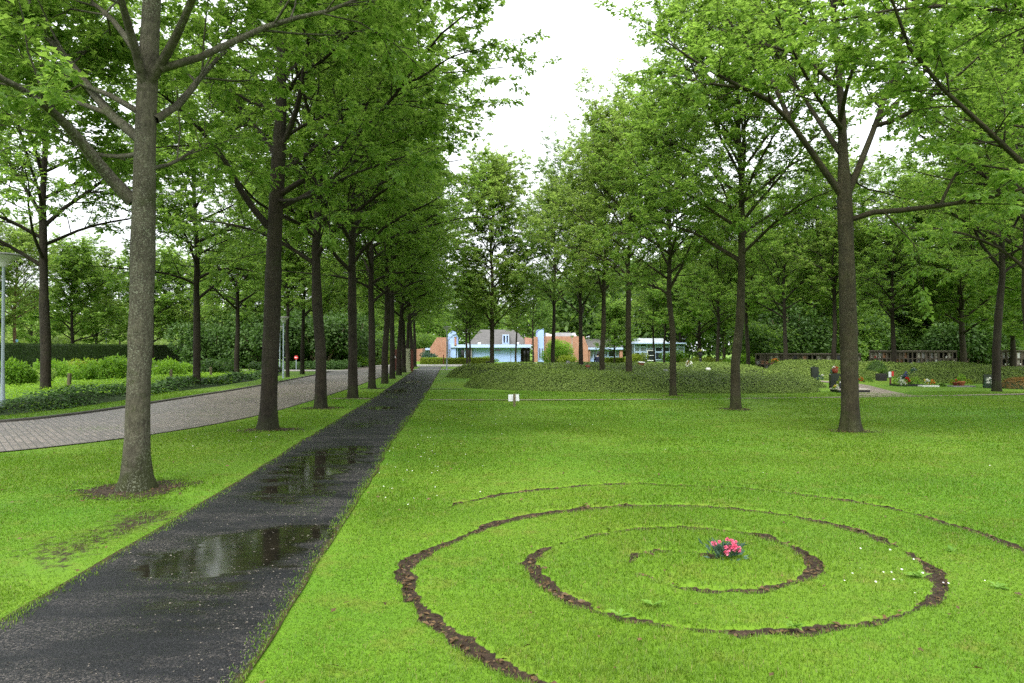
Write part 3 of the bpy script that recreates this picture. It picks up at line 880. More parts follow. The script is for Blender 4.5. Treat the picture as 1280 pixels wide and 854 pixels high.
def make_tree(seed, H=13, hb=3.6, R=4.4, n=22, r=.19, bark='bark_dark', leafm='oak', leaf=.14, tv=OAK_V, tt=OAK_T, trunk=None, limbs=None, auto=None, low_el=.35, nodes=4, per=7, lean=.25, sec_len=1.12, flare=.24, tw_den=4.6, sec_den=3.0):
    """one tree: Empty > trunk, crown"""
    rg = np.random.default_rng(seed); q = QS()
    if trunk is None:
        zz = np.linspace(0, H * .93, 9); wx = np.cumsum(rg.normal(0, .05, 9) * (zz > 2)); wy = np.cumsum(rg.normal(0, .05, 9) * (zz > 2))
        P = np.stack([wx + lean * .0 * zz, wy, zz - .05 * (zz == 0)], 1)
        Rr = r * np.clip(1.06 - (zz / H) ** 1.15 * 1.0, .05, 2)
    else:
        P, Rr = trunk
    trunk_wood(q, P, Rr, rg, flare=flare)
    lead = lambda z: np.array([np.interp(z, P[:, 2], P[:, 0]), np.interp(z, P[:, 2], P[:, 1]), z])
    LB = list(limbs or [])
    if auto: LB += auto_limbs(rg, *auto, leader=lead)
    elif limbs is None: LB += auto_limbs(rg, H, hb, R, n, r, low_el, lead)
    V, T, rn = grow(LB, rg, leaf, nodes, per, tv=tv, tt=tt, bark=q, sec_len=sec_len, tw_den=tw_den, sec_den=sec_den)
    tm = q.mesh('trunk'); cm = tri_mesh('crown', V, T, rnd=rn)
    print('tree', seed, 'leaves', len(T) // len(tt))
    return {'trunk': tm, 'crown': cm, 'bark': M[bark], 'leaf': M[leafm]}

def place_tree(pr, x, y, label, group=None, name='oak_tree', rz=0.0, s=1.0, sz=1.0, leafm=None, bark=None, tilt=0.0):
    r = empty(name, (x, y, -.02), rz); r.scale = (s, s, s * sz); r.rotation_euler = (tilt, 0, rz)
    for part in ('trunk', 'crown'):
        o = bpy.data.objects.new(part, pr[part]); COL.objects.link(o); o.parent = r
        if not pr[part].materials: pr[part].materials.append(pr['bark'] if part == 'trunk' else pr['leaf'])
        alt = bark if part == 'trunk' else leafm
        if alt:
            o.material_slots[0].link = 'OBJECT'; o.material_slots[0].material = M[alt]
    tag(r, label, 'tree', group)
    return r

def px_limb(base, tab, r0, r1, lf=.2, n=9):
    """limb through photo positions at given depths, local to the tree base"""
    P = np.array([A(a, b, d) for a, b, d in tab]) - np.array([base[0], base[1], 0])
    return (resample(smooth_poly(P, 2, False), n), r0, r1, lf)

SOILS = []
def trees():
    rg = np.random.default_rng(5)
    # --- the near left tree, limbs as in the photo
    b1 = (-4.32, 7.85); d0 = 7.85
    t1 = np.array([A(px, py, d0) for px, py in ((170, 616), (171, 560), (174, 470), (177, 380), (179, 300), (181, 200), (184, 110), (190, 0), (196, -130), (200, -260), (203, -400))]) - np.array([*b1, 0])
    t1[0, 2] = -.06; r1 = np.array([.185, .172, .158, .152, .158, .148, .135, .115, .095, .07, .03]) * .80
    L1 = [px_limb(b1, [(166, 250, 7.85), (130, 212, 7.7), (100, 172, 7.4), (60, 130, 7.0), (5, 95, 6.5), (-60, 70, 6.1)], .078, .02, .35),
          px_limb(b1, [(178, 175, 7.85), (135, 140, 8.1), (110, 105, 8.5), (75, 60, 8.9), (45, 25, 9.3), (28, -25, 9.8), (10, -80, 10.2)], .062, .015, .35),
          px_limb(b1, [(135, 140, 8.1), (92, 124, 8.3), (50, 108, 8.6), (0, 104, 9), (-50, 90, 9.4)], .032, .01, .25),
          px_limb(b1, [(172, 137, 7.85), (145, 120, 7.9), (112, 107, 8.3), (70, 90, 9.0), (20, 82, 9.8)], .036, .01, .3),
          px_limb(b1, [(183, 108, 7.85), (208, 68, 7.7), (232, 20, 7.4), (250, -30, 7.0), (275, -100, 6.7), (300, -170, 6.4)], .062, .015, .4),
          px_limb(b1, [(202, 84, 7.75), (248, 72, 7.8), (300, 46, 8.0), (350, 24, 8.3), (410, 14, 8.6), (455, -6, 8.9), (500, -40, 9.2)], .05, .012, .35),
          px_limb(b1, [(194, 148, 7.85), (224, 131, 8.2), (246, 100, 8.8), (262, 84, 9.4), (290, 50, 10), (320, 25, 10.6)], .052, .012, .3),
          px_limb(b1, [(183, 115, 7.85), (170, 60, 7.6), (156, 15, 7.3), (140, -50, 6.9), (120, -120, 6.6)], .06, .015, .4),
          px_limb(b1, [(178, 210, 7.9), (215, 205, 8.6), (250, 180, 9.4), (280, 172, 10.2)], .03, .008, .3),
          px_limb(b1, [(176, 190, 7.9), (150, 195, 8.6), (110, 190, 9.4), (60, 150, 10.4)], .034, .008, .3),
          px_limb(b1, [(168, 60, 7.6), (140, 20, 8.4), (100, -10, 9.4), (60, -60, 10.2)], .04, .01, .25)]
    near = make_tree(101, trunk=(t1, r1), limbs=L1, auto=(11.0, 5.9, 4.6, 18, .10, .6), flare=.42, bark='bark_grey', leaf=.118, nodes=5, per=9, sec_den=3.1)
    place_tree(near, *b1, 'large grey-barked oak speckled with lichen, nearest tree beside the footpath puddle', 'oaks between footpath and road')
    SOILS.append((*b1, .42))
    # --- second left tree, its trunk ringed by bare earth
    b2 = (-4.83, 13.55); d = 13.55
    t2 = np.array([A(px, py, d) for px, py in ((335, 541), (336, 500), (340, 400), (343, 300), (347, 220), (351, 150), (352, 90), (350, 30), (353, -60), (356, -160))]) - np.array([*b2, 0])
    t2[0, 2] = -.06; r2 = np.array([.185, .165, .155, .147, .135, .115, .09, .07, .05, .02])
    L2 = [px_limb(b2, [(336, 283, d), (303, 243, d - .2), (281, 195, d - .5), (243, 152, d - .9), (215, 126, d - 1.4), (180, 100, d - 1.9)], .07, .015, .3),
          px_limb(b2, [(280, 195, d - .5), (258, 183, d - .6), (232, 180, d - .8), (190, 184, d - 1.2)], .03, .008, .2),
          px_limb(b2, [(346, 198, d), (331, 170, d + .4), (302, 140, d + .9), (283, 100, d + 1.5), (270, 60, d + 2)], .055, .012, .3),
          px_limb(b2, [(352, 185, d), (373, 135, d - .3), (382, 75, d - .7), (390, 15, d - 1.0), (400, -40, d - 1.3)], .065, .015, .35),
          px_limb(b2, [(352, 214, d), (398, 182, d + .5), (430, 142, d + 1), (455, 124, d + 1.5), (490, 100, d + 2)], .05, .012, .3),
          px_limb(b2, [(349, 243, d), (398, 212, d - .5), (440, 175, d - 1), (482, 135, d - 1.5), (520, 80, d - 1.9), (552, 38, d - 2.3), (590, 10, d - 2.6)], .062, .012, .3),
          px_limb(b2, [(500, 105, d - 1.7), (530, 95, d - 1.8), (560, 70, d - 2), (600, 60, d - 2.2)], .025, .008, .2),
          px_limb(b2, [(348, 260, d), (395, 237, d + .3), (440, 203, d + .7), (485, 168, d + 1), (530, 150, d + 1.2), (575, 140, d + 1.4)], .05, .01, .3),
          px_limb(b2, [(349, 250, d), (380, 248, d - 1.2), (420, 225, d - 2.2), (470, 205, d - 2.8), (520, 190, d - 3.0)], .04, .01, .3),
          px_limb(b2, [(351, 120, d), (420, 60, d - .6), (480, 0, d - 1.0), (540, -60, d - 1.4)], .05, .012, .3)]
    second = make_tree(102, trunk=(t2, r2), limbs=L2, auto=(11.8, 5.6, 4.1, 13, .09, .65), bark='bark_dark', leaf=.12, nodes=5, per=8, sec_den=2.8)
    place_tree(second, *b2, 'dark-trunked oak ringed by bare earth, second trunk along the footpath', 'oaks between footpath and road')
    SOILS.append((*b2, .38))
    # --- main right tree
    b3 = (6.77, 13.65); d = 13.65
    t3 = np.array([A(px, py, d) for px, py in ((1063, 541), (1062, 480), (1060, 400), (1058, 320), (1056, 255), (1054, 200), (1052, 140), (1048, 85), (1040, 10), (1035, -80))]) - np.array([*b3, 0])
    t3[0, 2] = -.06; r3 = np.array([.195, .178, .168, .16, .155, .105, .08, .065, .05, .02]) * .93
    L3 = [px_limb(b3, [(1052, 243, d), (1016, 192, d - .2), (988, 150, d - .5), (958, 120, d - .8), (925, 108, d - 1.1), (885, 86, d - 1.4), (855, 66, d - 1.7), (832, 50, d - 1.9)], .072, .013, .3),
          px_limb(b3, [(986, 148, d - .5), (970, 108, d - .2), (950, 76, d + .2), (925, 45, d + .6), (900, 10, d + 1)], .05, .012, .3),
          px_limb(b3, [(925, 108, d - 1.1), (895, 105, d - .9), (860, 98, d - .7), (840, 92, d - .5), (822, 98, d - .3)], .032, .01, .2),
          px_limb(b3, [(1060, 240, d), (1080, 192, d + .2), (1096, 150, d + .4), (1112, 105, d + .6), (1126, 60, d + .8), (1132, 10, d + 1), (1140, -50, d + 1.2)], .072, .013, .3),
          px_limb(b3, [(1094, 156, d + .4), (1125, 148, d + .1), (1162, 122, d - .2), (1200, 92, d - .6), (1235, 58, d - 1)], .055, .012, .25),
          px_limb(b3, [(1098, 148, d + .4), (1130, 118, d + 1), (1165, 80, d + 1.6), (1190, 30, d + 2.2)], .05, .012, .25),
          px_limb(b3, [(1062, 274, d), (1085, 264, d - .2), (1130, 262, d - .5), (1180, 255, d - .8), (1230, 248, d - 1.2), (1290, 232, d - 1.6), (1340, 215, d - 1.9)], .065, .015, .45),
          px_limb(b3, [(1175, 256, d - .8), (1190, 222, d - .8), (1206, 202, d - .9), (1245, 208, d - 1.1), (1270, 215, d - 1.3)], .032, .01, .3),
          px_limb(b3, [(1105, 264, d - .4), (1128, 288, d - .5), (1146, 308, d - .6), (1150, 330, d - .7)], .022, .006, .5),
          px_limb(b3, [(1050, 200, d), (1075, 235, d + .8), (1110, 240, d + 1.6), (1160, 260, d + 2.4)], .03, .008, .4),
          px_limb(b3, [(1050, 150, d), (1060, 100, d - .8), (1075, 60, d - 1.4), (1080, 10, d - 2)], .05, .012, .3),
          px_limb(b3, [(1050, 190, d), (1010, 130, d + 1.2), (985, 90, d + 2.2), (960, 50, d + 3)], .06, .012, .3),
          px_limb(b3, [(1052, 160, d), (1020, 120, d - 1.2), (990, 60, d - 2.0), (960, 0, d - 2.6)], .05, .012, .3)]
    main = make_tree(103, trunk=(t3, r3), limbs=L3, auto=(11.8, 6.8, 3.2, 12, .10, .65), flare=.30, bark='bark_olive', leaf=.115, nodes=5, per=8, sec_den=2.5)
    place_tree(main, *b3, 'fork-crowned oak with one long level limb, nearest trunk on the open lawn', 'oaks standing on the lawn')
    SOILS.append((*b3, .30))
    # --- prototypes
    A1 = make_tree(201, 12.8, 3.8, 4.4, 29, .15, 'bark_dark', 'oak', low_el=.62, sec_den=2.75)
    A2 = make_tree(202, 13.2, 3.9, 4.3, 29, .148, 'bark_dark', 'oak', low_el=.68, sec_den=2.75)
    A3 = make_tree(203, 12.4, 3.6, 4.4, 27, .152, 'bark_dark', 'oak', low_el=.55, sec_den=2.75)
    S1 = make_tree(301, 13.4, 4.7, 3.2, 36, .15, 'bark_olive', 'oak_light', low_el=.75)
    S2 = make_tree(302, 12.8, 4.6, 3.3, 36, .15, 'bark_olive', 'oak_light', low_el=.70)
    S3 = make_tree(303, 13.6, 2.7, 2.9, 46, .15, 'bark_olive', 'oak_light', low_el=.7, leaf=.18)
    B1 = make_tree(401, 11.0, 2.2, 4.3, 28, .17, 'bark_dark', 'oak', leaf=.23, tv=LEAF_V, tt=LEAF_T, low_el=.55)
    B2 = make_tree(402, 12.0, 2.6, 4.5, 28, .19, 'bark_dark', 'oak_dark', leaf=.23, tv=LEAF_V, tt=LEAF_T, low_el=.6)
    protoA = (A1, A2, A3); protoS = (S1, S2); protoB = (B1, B2)
    ordn = ['third', 'fourth', 'fifth', 'sixth', 'seventh', 'eighth', 'ninth', 'tenth', 'eleventh', 'twelfth']
    # --- rest of the left row
    row = [(401, 511), (441, 498.2), (465, 485.7), (481, 479.5), (490.5, 473.6), (498.7, 469), (504.7, 465.7)]
    pts = [G(a, b)[:2] for a, b in row] + [(-8.15, 53.2), (-8.5, 58.0), (-8.95, 63.0)]
    for i, (x, y) in enumerate(pts):
        place_tree(protoA[i % 3], x, y, '%s oak from the near end of the dark-trunked row between footpath and brick road' % ordn[i], 'oaks between footpath and road', rz=1.3 * i + .4, s=(.98, 1.02, .95, 1.0, .97)[i % 5])
        if y < 30: SOILS.append((x, y, .34))
    # --- far side of the road
    lt = [(57, 493.5, A2, 'thick dark oak at the edge of the ivy bed, near the left lamp post', 1.12), (246, 484.5, A3, 'oak at the roadside edge of the ground cover, between two short wooden posts', 1.0),
          (296, 470.5, A1, 'oak in the ground cover bed before the dark rhododendrons, left of the lamp pair', .95), (359.5, 471.3, S1, 'slim oak standing directly right of the pair of grey lamp posts', .78), (378, 467.5, A2, 'oak on the grass corner where the side road joins, right of the red round sign', .9)]
    for i, (px, py, pr, lb, s) in enumerate(lt):
        x, y, _ = G(px, py); place_tree(pr, x, y, lb, 'trees across the road', rz=2.1 * i + 1, s=s, leafm='oak' if pr is S1 else None, bark='bark_dark')
    x, y, _ = G(20, 462); bt = place_tree(S2, x, y, 'slender tree with orange-brown bark and a pale blue tag, in front of the clipped hedge', None, 'slender_tree', rz=.6, s=.85, leafm='oak_light', bark='bark_pale')
    tg = MB().box(-.17, .17, -.20, -.175, 2.6, 2.85, 0, .006).build('tree_tag', M['tagblue'], bt)
    for i, (px, dd, pr, s, lb) in enumerate([(90, 62, B1, .95, 'dark tree rising straight behind the clipped hedge'), (121, 70, B2, .85, 'fork-trunked tree behind the hedge, left of the far lamp'), (191, 66, B1, .9, 'tree behind the hedge, partly hidden by the nearest grey trunk'),
                                             (228, 72, B2, .88, 'forked tree over the right end of the clipped hedge'), (-40, 50, B1, .9, 'leafy tree behind the hedge at the very edge of the view'), (150, 85, A3, .8, 'small round tree in the bright field beyond the hedge'),
                                             (40, 88, B1, .8, 'pale tree far behind the hedge near the slender orange trunk'), (272, 66, A2, .85, 'tree inside the rhododendron mass, behind the oak before the dark bushes'), (306, 62, B1, .9, 'low-branched tree just behind the rhododendrons'),
                                             (345, 74, B2, .95, 'tree towering behind the pair of lamps'), (395, 70, B1, .9, 'dense tree behind the low hedge of the side road'), (424, 72, S1, .8, 'light-leaved tree over the low hedge, between two roadside oaks'), (450, 84, B1, .95, 'broad tree at the far bend of the brick road'), (480, 96, B2, 1.0, 'dark tree closing the end of the brick road'), (512, 112, B1, 1.05, 'round tree behind the brick gable wing'), (540, 124, B2, 1.0, 'tall tree behind the left brick gable')]):
        x, y, _ = A(px, 437, dd); place_tree(pr, x, y, lb, 'trees beyond the hedge and road', 'broadleaf_tree', rz=1.9 * i, s=s, leafm=('oak', 'oak_light', None)[i % 3])
    # --- lawn trees on the right
    rt = [(919, 511.5, 18.4, S2, 'bark_olive', 'oak', .84, 'oak with a limb rising to the right, second trunk on the lawn'), (841, 495, 23.5, S1, 'bark_olive', 'oak', .74, 'oak with bare earth round its foot at the near edge of the low shrub mound'),
          (786, 0, 28.5, S2, 'bark_olive', 'oak_light', .87, 'oak growing out of the low shrub mound, left of the brown box'), (752.5, 0, 33.5, S1, 'bark_olive', 'oak_light', .86, 'oak whose trunk hides half of the crouching person'),
          (726, 0, 38.5, A2, 'bark_dark', 'oak_dark', .85, 'dark-crowned oak in front of the sloping end of the brick wall'), (691, 0, 47.5, S2, 'bark_dark', 'oak_light', .95, 'oak standing in front of the bush by the brick wall'), (615, 463.8, 44.5, S3, 'bark_olive', 'oak_light', 1.0, 'freestanding oak with a narrow crown before the pale blue wall')]
    for i, (px, py, dd, pr, bk, lf, s, lb) in enumerate(rt):
        x, y, _ = A(px, 437, dd); place_tree(pr, x, y, lb, 'oaks standing on the lawn', rz=(2.0, 4.4, .5, 3.2, 5.1, 1.2, 2.6)[i], s=s, leafm=lf, bark=bk)
        if dd < 24: SOILS.append((x, y, .30))
    # --- trees by the building
    for i, (px, dd, pr, s, lb) in enumerate([(584, 72, A1, .72, 'twin-stemmed dark tree before the glass entrance'), (644.5, 76, S1, .70, 'small tree in front of the plain pale blue wall, left of the dark entrance'), (666.5, 74, A2, .68, 'dark slim tree at the right jamb of the dark entrance'), (768, 79, B1, .60, 'small tree before the white-framed windows of the low wing'),
                                             (818, 70, S2, .70, 'tree in front of the glass pavilion door'), (830, 66, S1, .72, 'slim trunk before the right half of the glass pavilion'), (600, 118, B2, .98, 'tree behind the grey pitched roof'), (700, 120, B1, 1.05, 'tree above the brick wall and its roof lights'), (760, 112, B2, 1.0, 'tree behind the low grey roof'), (830, 108, B1, 1.0, 'tree behind the glass pavilion')]):
        x, y, _ = A(px, 437, dd); place_tree(pr, x, y, lb, 'trees round the building', 'broadleaf_tree', rz=2.7 * i + .3, s=s, leafm=('oak', 'oak_light', 'oak_dark')[i % 3], bark='bark_dark')
    x, y, _ = A(587.2, 437, 72.6); place_tree(S1, x, y, 'second stem of the twin-stemmed tree before the glass entrance', 'trees round the building', 'broadleaf_tree', rz=4.0, s=.66, leafm='oak_dark', bark='bark_dark')
    # --- trees behind the graves, right
    gt = [(874, 62, B1, 'bark_dark', .98, 'dark trunk behind the urn on a stem'), (896.5, 52, A1, 'bark_dark', .88, 'dark slim trunk between two lime-green bushes'), (935, 50, S2, 'bark_dark', .95, 'trunk before the lime bush at the left end of the niche wall'), (982, 45, A2, 'bark_dark', .9, 'dark trunk in front of the long niche wall'),
          (1015, 60, B2, 'bark_dark', .95, 'trunk right behind the long niche wall'), (1042, 43, S1, 'bark_dark', .95, 'trunk behind the red bowl of flowers on the black headstone'), (1117, 41.5, A3, 'bark_dark', .92, 'trunk beside the dark clipped dome bush'), (1204, 40, B2, 'bark_olive', .92, 'fork-trunked tree at the end of the middle niche wall'),
          (1245, 26.3, S1, 'bark_dark', .95, 'tall trunk on the grass beside the black headstone with white flowers'), (1266, 46, B1, 'bark_dark', .95, 'trunk in front of the niche wall with bright plates')]
    for i, (px, dd, pr, bk, s, lb) in enumerate(gt):
        x, y, _ = A(px, 437, dd); place_tree(pr, x, y, lb, 'trees among the graves', 'broadleaf_tree', rz=1.7 * i + .9, s=s, leafm=('oak', 'oak', 'oak_light')[i % 3], bark=bk)
    bk = [(850, 92), (905, 78), (945, 88), (975, 72), (1005, 84), (1040, 74), (1070, 66), (1100, 80), (1135, 64), (1165, 76), (1190, 62), (1225, 70), (1255, 60), (1290, 72), (1330, 58), (1380, 60)]
    wh = ['behind the lime bushes left of the niche wall', 'behind the left lime bush', 'behind the left end of the long niche wall', 'behind the middle of the long niche wall', 'behind the right part of the long niche wall', 'behind the gap between the niche walls, left side', 'in the gap between the long and the middle niche wall',
          'behind the left end of the middle niche wall', 'behind the white plate of the middle niche wall', 'behind the centre of the middle niche wall', 'behind the right end of the middle niche wall', 'in the dark gap right of the middle niche wall', 'behind the left edge of the bright niche wall', 'behind the bright niche wall', 'beside the bright niche wall at the frame edge', 'beyond the bright niche wall, outermost']
    for i, (px, dd) in enumerate(bk):
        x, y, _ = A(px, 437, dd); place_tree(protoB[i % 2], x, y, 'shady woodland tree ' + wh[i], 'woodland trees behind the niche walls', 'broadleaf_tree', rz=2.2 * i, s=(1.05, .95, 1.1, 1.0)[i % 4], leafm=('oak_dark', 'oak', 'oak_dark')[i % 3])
    # --- crowns that reach into the view from beside it
    b4 = (11.9, 12.4)
    L4 = [px_limb(b4, [(1460, 330, 12.4), (1370, 275, 12.0), (1280, 206, 11.3), (1240, 166, 10.9), (1200, 131, 10.5), (1150, 82, 10.1), (1120, 30, 9.7), (1108, -20, 9.4)], .085, .016, .4),
          px_limb(b4, [(1460, 120, 12.4), (1370, 50, 11.6), (1280, 15, 10.8), (1180, 4, 10.3), (1100, 12, 9.9), (1048, 24, 9.6)], .06, .012, .35)]
    zz = np.linspace(0, 11, 8); right = make_tree(104, trunk=(np.stack([zz * .0, zz * .0, zz - .05], 1), .17 * (1.05 - zz / 11.2)), limbs=L4, auto=(11.0, 4.2, 4.4, 18, .11, .5), bark='bark_olive', leaf=.14)
    place_tree(right, 11.9, 12.4, 'oak out of the frame whose limbs hang in from the upper right corner', 'oaks standing on the lawn', bark='bark_olive')
    place_tree(A1, 15.6, 20.5, 'oak right of the main lawn oak, leaves reaching in at the right border', 'oaks standing on the lawn', rz=.5, s=1.0, bark='bark_olive')
    place_tree(A2, -13.6, 11.2, 'oak left of the frame whose twigs fill the upper left corner', 'trees across the road', rz=4.0, s=1.0)
    place_tree(B1, 24.5, 31.0, 'tree above the orange-brown clipped bush', 'trees among the graves', 'broadleaf_tree', rz=1.0, s=1.0, leafm='oak')
    for i, (x, y, r) in enumerate(SOILS): soil_patch(x, y, r, 50 + i)
# ------------------------------------------------------------------ shrubs, hedge, mounds, ground cover
def bush_mesh(seed, rx, ry, h, n, leaf, tv=LEAF_V, tt=LEAF_T, lumps=9):
    """bush of lumps: stems inside, leaves on and in the lumps"""
    rg = np.random.default_rng(seed)
    cs = []
    for i in range(lumps):
        a = rg.uniform(0, 6.28); q = math.sqrt(rg.uniform(0, 1)) * .72
        cz = rg.uniform(.30, .78) * h * (1 - .35 * q * q)
        cs.append((q * rx * math.cos(a), q * ry * math.sin(a), cz, rg.uniform(.30, .46)))
    cs = np.array(cs)
    k = rg.integers(0, lumps, n); c = cs[k]
    d = unit(rg.normal(0, 1, (n, 3))); rad = rg.uniform(.55, 1.04, n) ** .6
    P = c[:, :3] + d * (c[:, 3] * rad)[:, None] * np.array([rx, ry, h * .75])
    keep = P[:, 2] > .03; P, d = P[keep], d[keep]; n = len(P)
    D = unit(d * np.array([1, 1, .3]) + rg.normal(0, .55, (n, 3)) + np.array([0, 0, -.15])); N = unit(d + np.array([0, 0, .8]) + rg.normal(0, .4, (n, 3)))
    N = unit(N - D * np.sum(N * D, 1, keepdims=True))
    V, T = leaves(P, D, N, leaf * rg.uniform(.6, 1.3, n), tv, tt); r = np.repeat(rg.uniform(0, 1, n), len(tv))
    q = QS()
    for i in range(lumps):
        p1 = cs[i, :3]; V2, F2 = tube_arrays(np.array([[p1[0] * .15, p1[1] * .15, -.03], [p1[0] * .5, p1[1] * .5, p1[2] * .5], p1 + [0, 0, cs[i, 3] * h * .3]]), np.array([.02, .016, .006]) * max(1, h), 5); q.add(V2, F2)
    return {'foliage': tri_mesh('foliage', V, T, rnd=r), 'stems': q.mesh('stems')}

def place_bush(pr, x, y, mat, label, group=None, name='shrub', rz=0, s=(1, 1, 1), z=-.02):
    r = empty(name, (x, y, z), rz); r.scale = s
    for part, m in (('foliage', mat), ('stems', 'twig')):
        o = bpy.data.objects.new(part, pr[part]); COL.objects.link(o); o.parent = r
        if not pr[part].materials: pr[part].materials.append(M[m])
        o.material_slots[0].link = 'OBJECT'; o.material_slots[0].material = M[m]
    return tag(r, label, 'shrub', group)

def mound(name, poly, h, n, leaf, mat, label, group, base='moundbase', cat='shrub bed', edge=1.7, seed=0, lumpy=.10, step=.35):
    """low clipped shrub bed: domed dark base painted as shade between twigs, small leaves on it, one mesh"""
    rg = np.random.default_rng(seed); P = smooth_poly(poly, 3)
    x0, y0 = P.min(0); x1, y1 = P.max(0)
    def height(x, y):
        d, _ = poly_dist(x, y, np.vstack([P, P[:1]])); t = np.clip(d / edge, 0, 1)
        hh = h * (1 - (1 - t) ** 2.2) ** .75
        return hh * (1 + lumpy * snoise(x, y, seed + 3, 1.1) + .05 * snoise(x, y, seed + 4, 4.0))
    # base: rings from the rim inward
    c = P.mean(0); rings = []
    fr = np.array([1.0, .985, .96, .92, .86, .78, .66, .5, .3, .1])
    ring = [c + (P - c) * f for f in fr]; m = len(P)
    V = np.concatenate([np.c_[r, np.maximum(height(r[:, 0], r[:, 1]) - .05, -.03) if i else np.full(m, -.05)] for i, r in enumerate(ring)])
    T = []
    i = np.arange(m); j = (i + 1) % m
    for k in range(len(fr) - 1):
        a = k * m; T += [np.stack([a + i, a + j, a + m + j], 1), np.stack([a + i, a + m + j, a + m + i], 1)]
    T = np.concatenate(T + [np.stack([np.full(m - 2, (len(fr) - 1) * m), (len(fr) - 1) * m + i[1:-1], (len(fr) - 1) * m + i[2:]], 1)])
    # leaves, sparser on the flanks so the dark base shows there as shade
    xs = rg.uniform(x0, x1, n * 3); ys = rg.uniform(y0, y1, n * 3); k = inside(xs, ys, P); xs, ys = xs[k], ys[k]
    d, _ = poly_dist(xs, ys, np.vstack([P, P[:1]]))
    k = rg.uniform(0, 1, len(xs)) < np.where(d < edge * .4, .6, .85); xs, ys = xs[k][:n], ys[k][:n]
    # extra on the rim
    ne = n // 4; t = rg.uniform(0, len(P), ne); ii = t.astype(int) % len(P); f = (t % 1)[:, None]
    R = P[ii] * (1 - f) + P[(ii + 1) % len(P)] * f; R = R + (c - R) / np.linalg.norm(c - R, axis=1, keepdims=True) * (rg.uniform(0, 1, (ne, 1)) ** 1.5 * .5)
    xs = np.r_[xs, R[:, 0]]; ys = np.r_[ys, R[:, 1]]
    e = .02; hz = height(xs, ys); gxn = (height(xs + e, ys) - hz) / e; gyn = (height(xs, ys + e) - hz) / e
    Nn = unit(np.stack([-gxn, -gyn, np.ones_like(hz)], 1)); N_ = len(xs)
    z = np.clip(hz * np.where(np.arange(N_) >= len(xs) - ne, rg.uniform(.2, 1.0, N_), 1), 0, None) + rg.normal(0, .035, N_)
    jo = rg.normal(0, .05, N_); xs = xs + Nn[:, 0] * jo; ys = ys + Nn[:, 1] * jo
    D = unit(np.cross(Nn, rg.normal(0, 1, (N_, 3))) + Nn * rg.uniform(-.1, .6, (N_, 1))); nn = unit(Nn + rg.normal(0, .32, (N_, 3))); nn = unit(nn - D * np.sum(nn * D, 1, keepdims=True))
    LV, LT = leaves(np.stack([xs, ys, np.maximum(z, .01)], 1), D, nn, leaf * rg.uniform(.6, 1.4, N_), QUAD_V, QUAD_T)
    V2, T2, MI, R2 = cat_tris([(V, T, 0, 0.0), (LV, LT, 1, np.repeat(rg.uniform(0, 1, N_), 4))])
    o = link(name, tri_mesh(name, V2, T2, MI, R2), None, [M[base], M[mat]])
    return tag(o, label, cat, group)

def hedge_box(name, P, w, h, n, leaf, mat, label, seed):
    """clipped hedge swept along a polyline, leaves in its faces"""
    rg = np.random.default_rng(seed); P = np.asarray(P, float); T = unit(np.gradient(P, axis=0)); Nn = np.stack([-T[:, 1], T[:, 0]], 1)
    a, b = P + Nn * w / 2, P - Nn * w / 2; z = lambda q, hh: np.c_[q, np.full(len(q), hh)]
    ring = np.stack([z(a, -.05), z(a + Nn * 0, h - .08), z(P, h - .03), z(b, h - .08), z(b, -.05)], 1); m, k = ring.shape[:2]
    jj, ii = np.meshgrid(np.arange(m - 1), np.arange(k - 1), indexing='ij'); q = (jj * k + ii).ravel()
    Tb = np.concatenate([np.stack([q, q + k, q + k + 1], 1), np.stack([q, q + k + 1, q + 1], 1)] + [np.array([[o0, o0 + i, o0 + i + 1] for o0 in (0, (m - 1) * k) for i in range(1, k - 1)])])
    s = rg.uniform(0, m - 1.001, n); i = s.astype(int); f = (s - i)[:, None]; C = P[i] * (1 - f) + P[i + 1] * f; Nc = Nn[i]
    face = rg.choice(3, n, p=[.4, .4, .2])
    off = np.where(face == 0, w / 2, np.where(face == 1, -w / 2, rg.uniform(-w / 2, w / 2, n))) + rg.normal(0, .025, n)
    zz = np.where(face == 2, h + rg.normal(0, .02, n), rg.uniform(0, h, n))
    end = rg.uniform(0, 1, n) < .06
    C = np.where(end[:, None], np.where(s[:, None] > m / 2, P[-1] + T[-1] * .02, P[0] - T[0] * .02), C); off = np.where(end, rg.uniform(-w / 2, w / 2, n), off); zz = np.where(end, rg.uniform(0, h, n), zz)
    pos = np.c_[C + Nc * off[:, None], zz]
    On = np.where((face == 0)[:, None], np.c_[Nc, np.zeros(n)], np.where((face == 1)[:, None], np.c_[-Nc, np.zeros(n)], np.array([[0, 0, 1.0]])))
    D = unit(np.cross(On, rg.normal(0, 1, (n, 3))) + On * .35); nn = unit(On + rg.normal(0, .4, (n, 3))); nn = unit(nn - D * np.sum(nn * D, 1, keepdims=True))
    LV, LT = leaves(pos, D, nn, leaf * rg.uniform(.6, 1.4, n), QUAD_V, QUAD_T)
    V2, T2, MI, R2 = cat_tris([(ring.reshape(-1, 3), Tb, 0, 0.0), (LV, LT, 1, np.repeat(rg.uniform(0, 1, n), 4))])
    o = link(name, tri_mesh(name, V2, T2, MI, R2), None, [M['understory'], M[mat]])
    return tag(o, label, 'hedge')

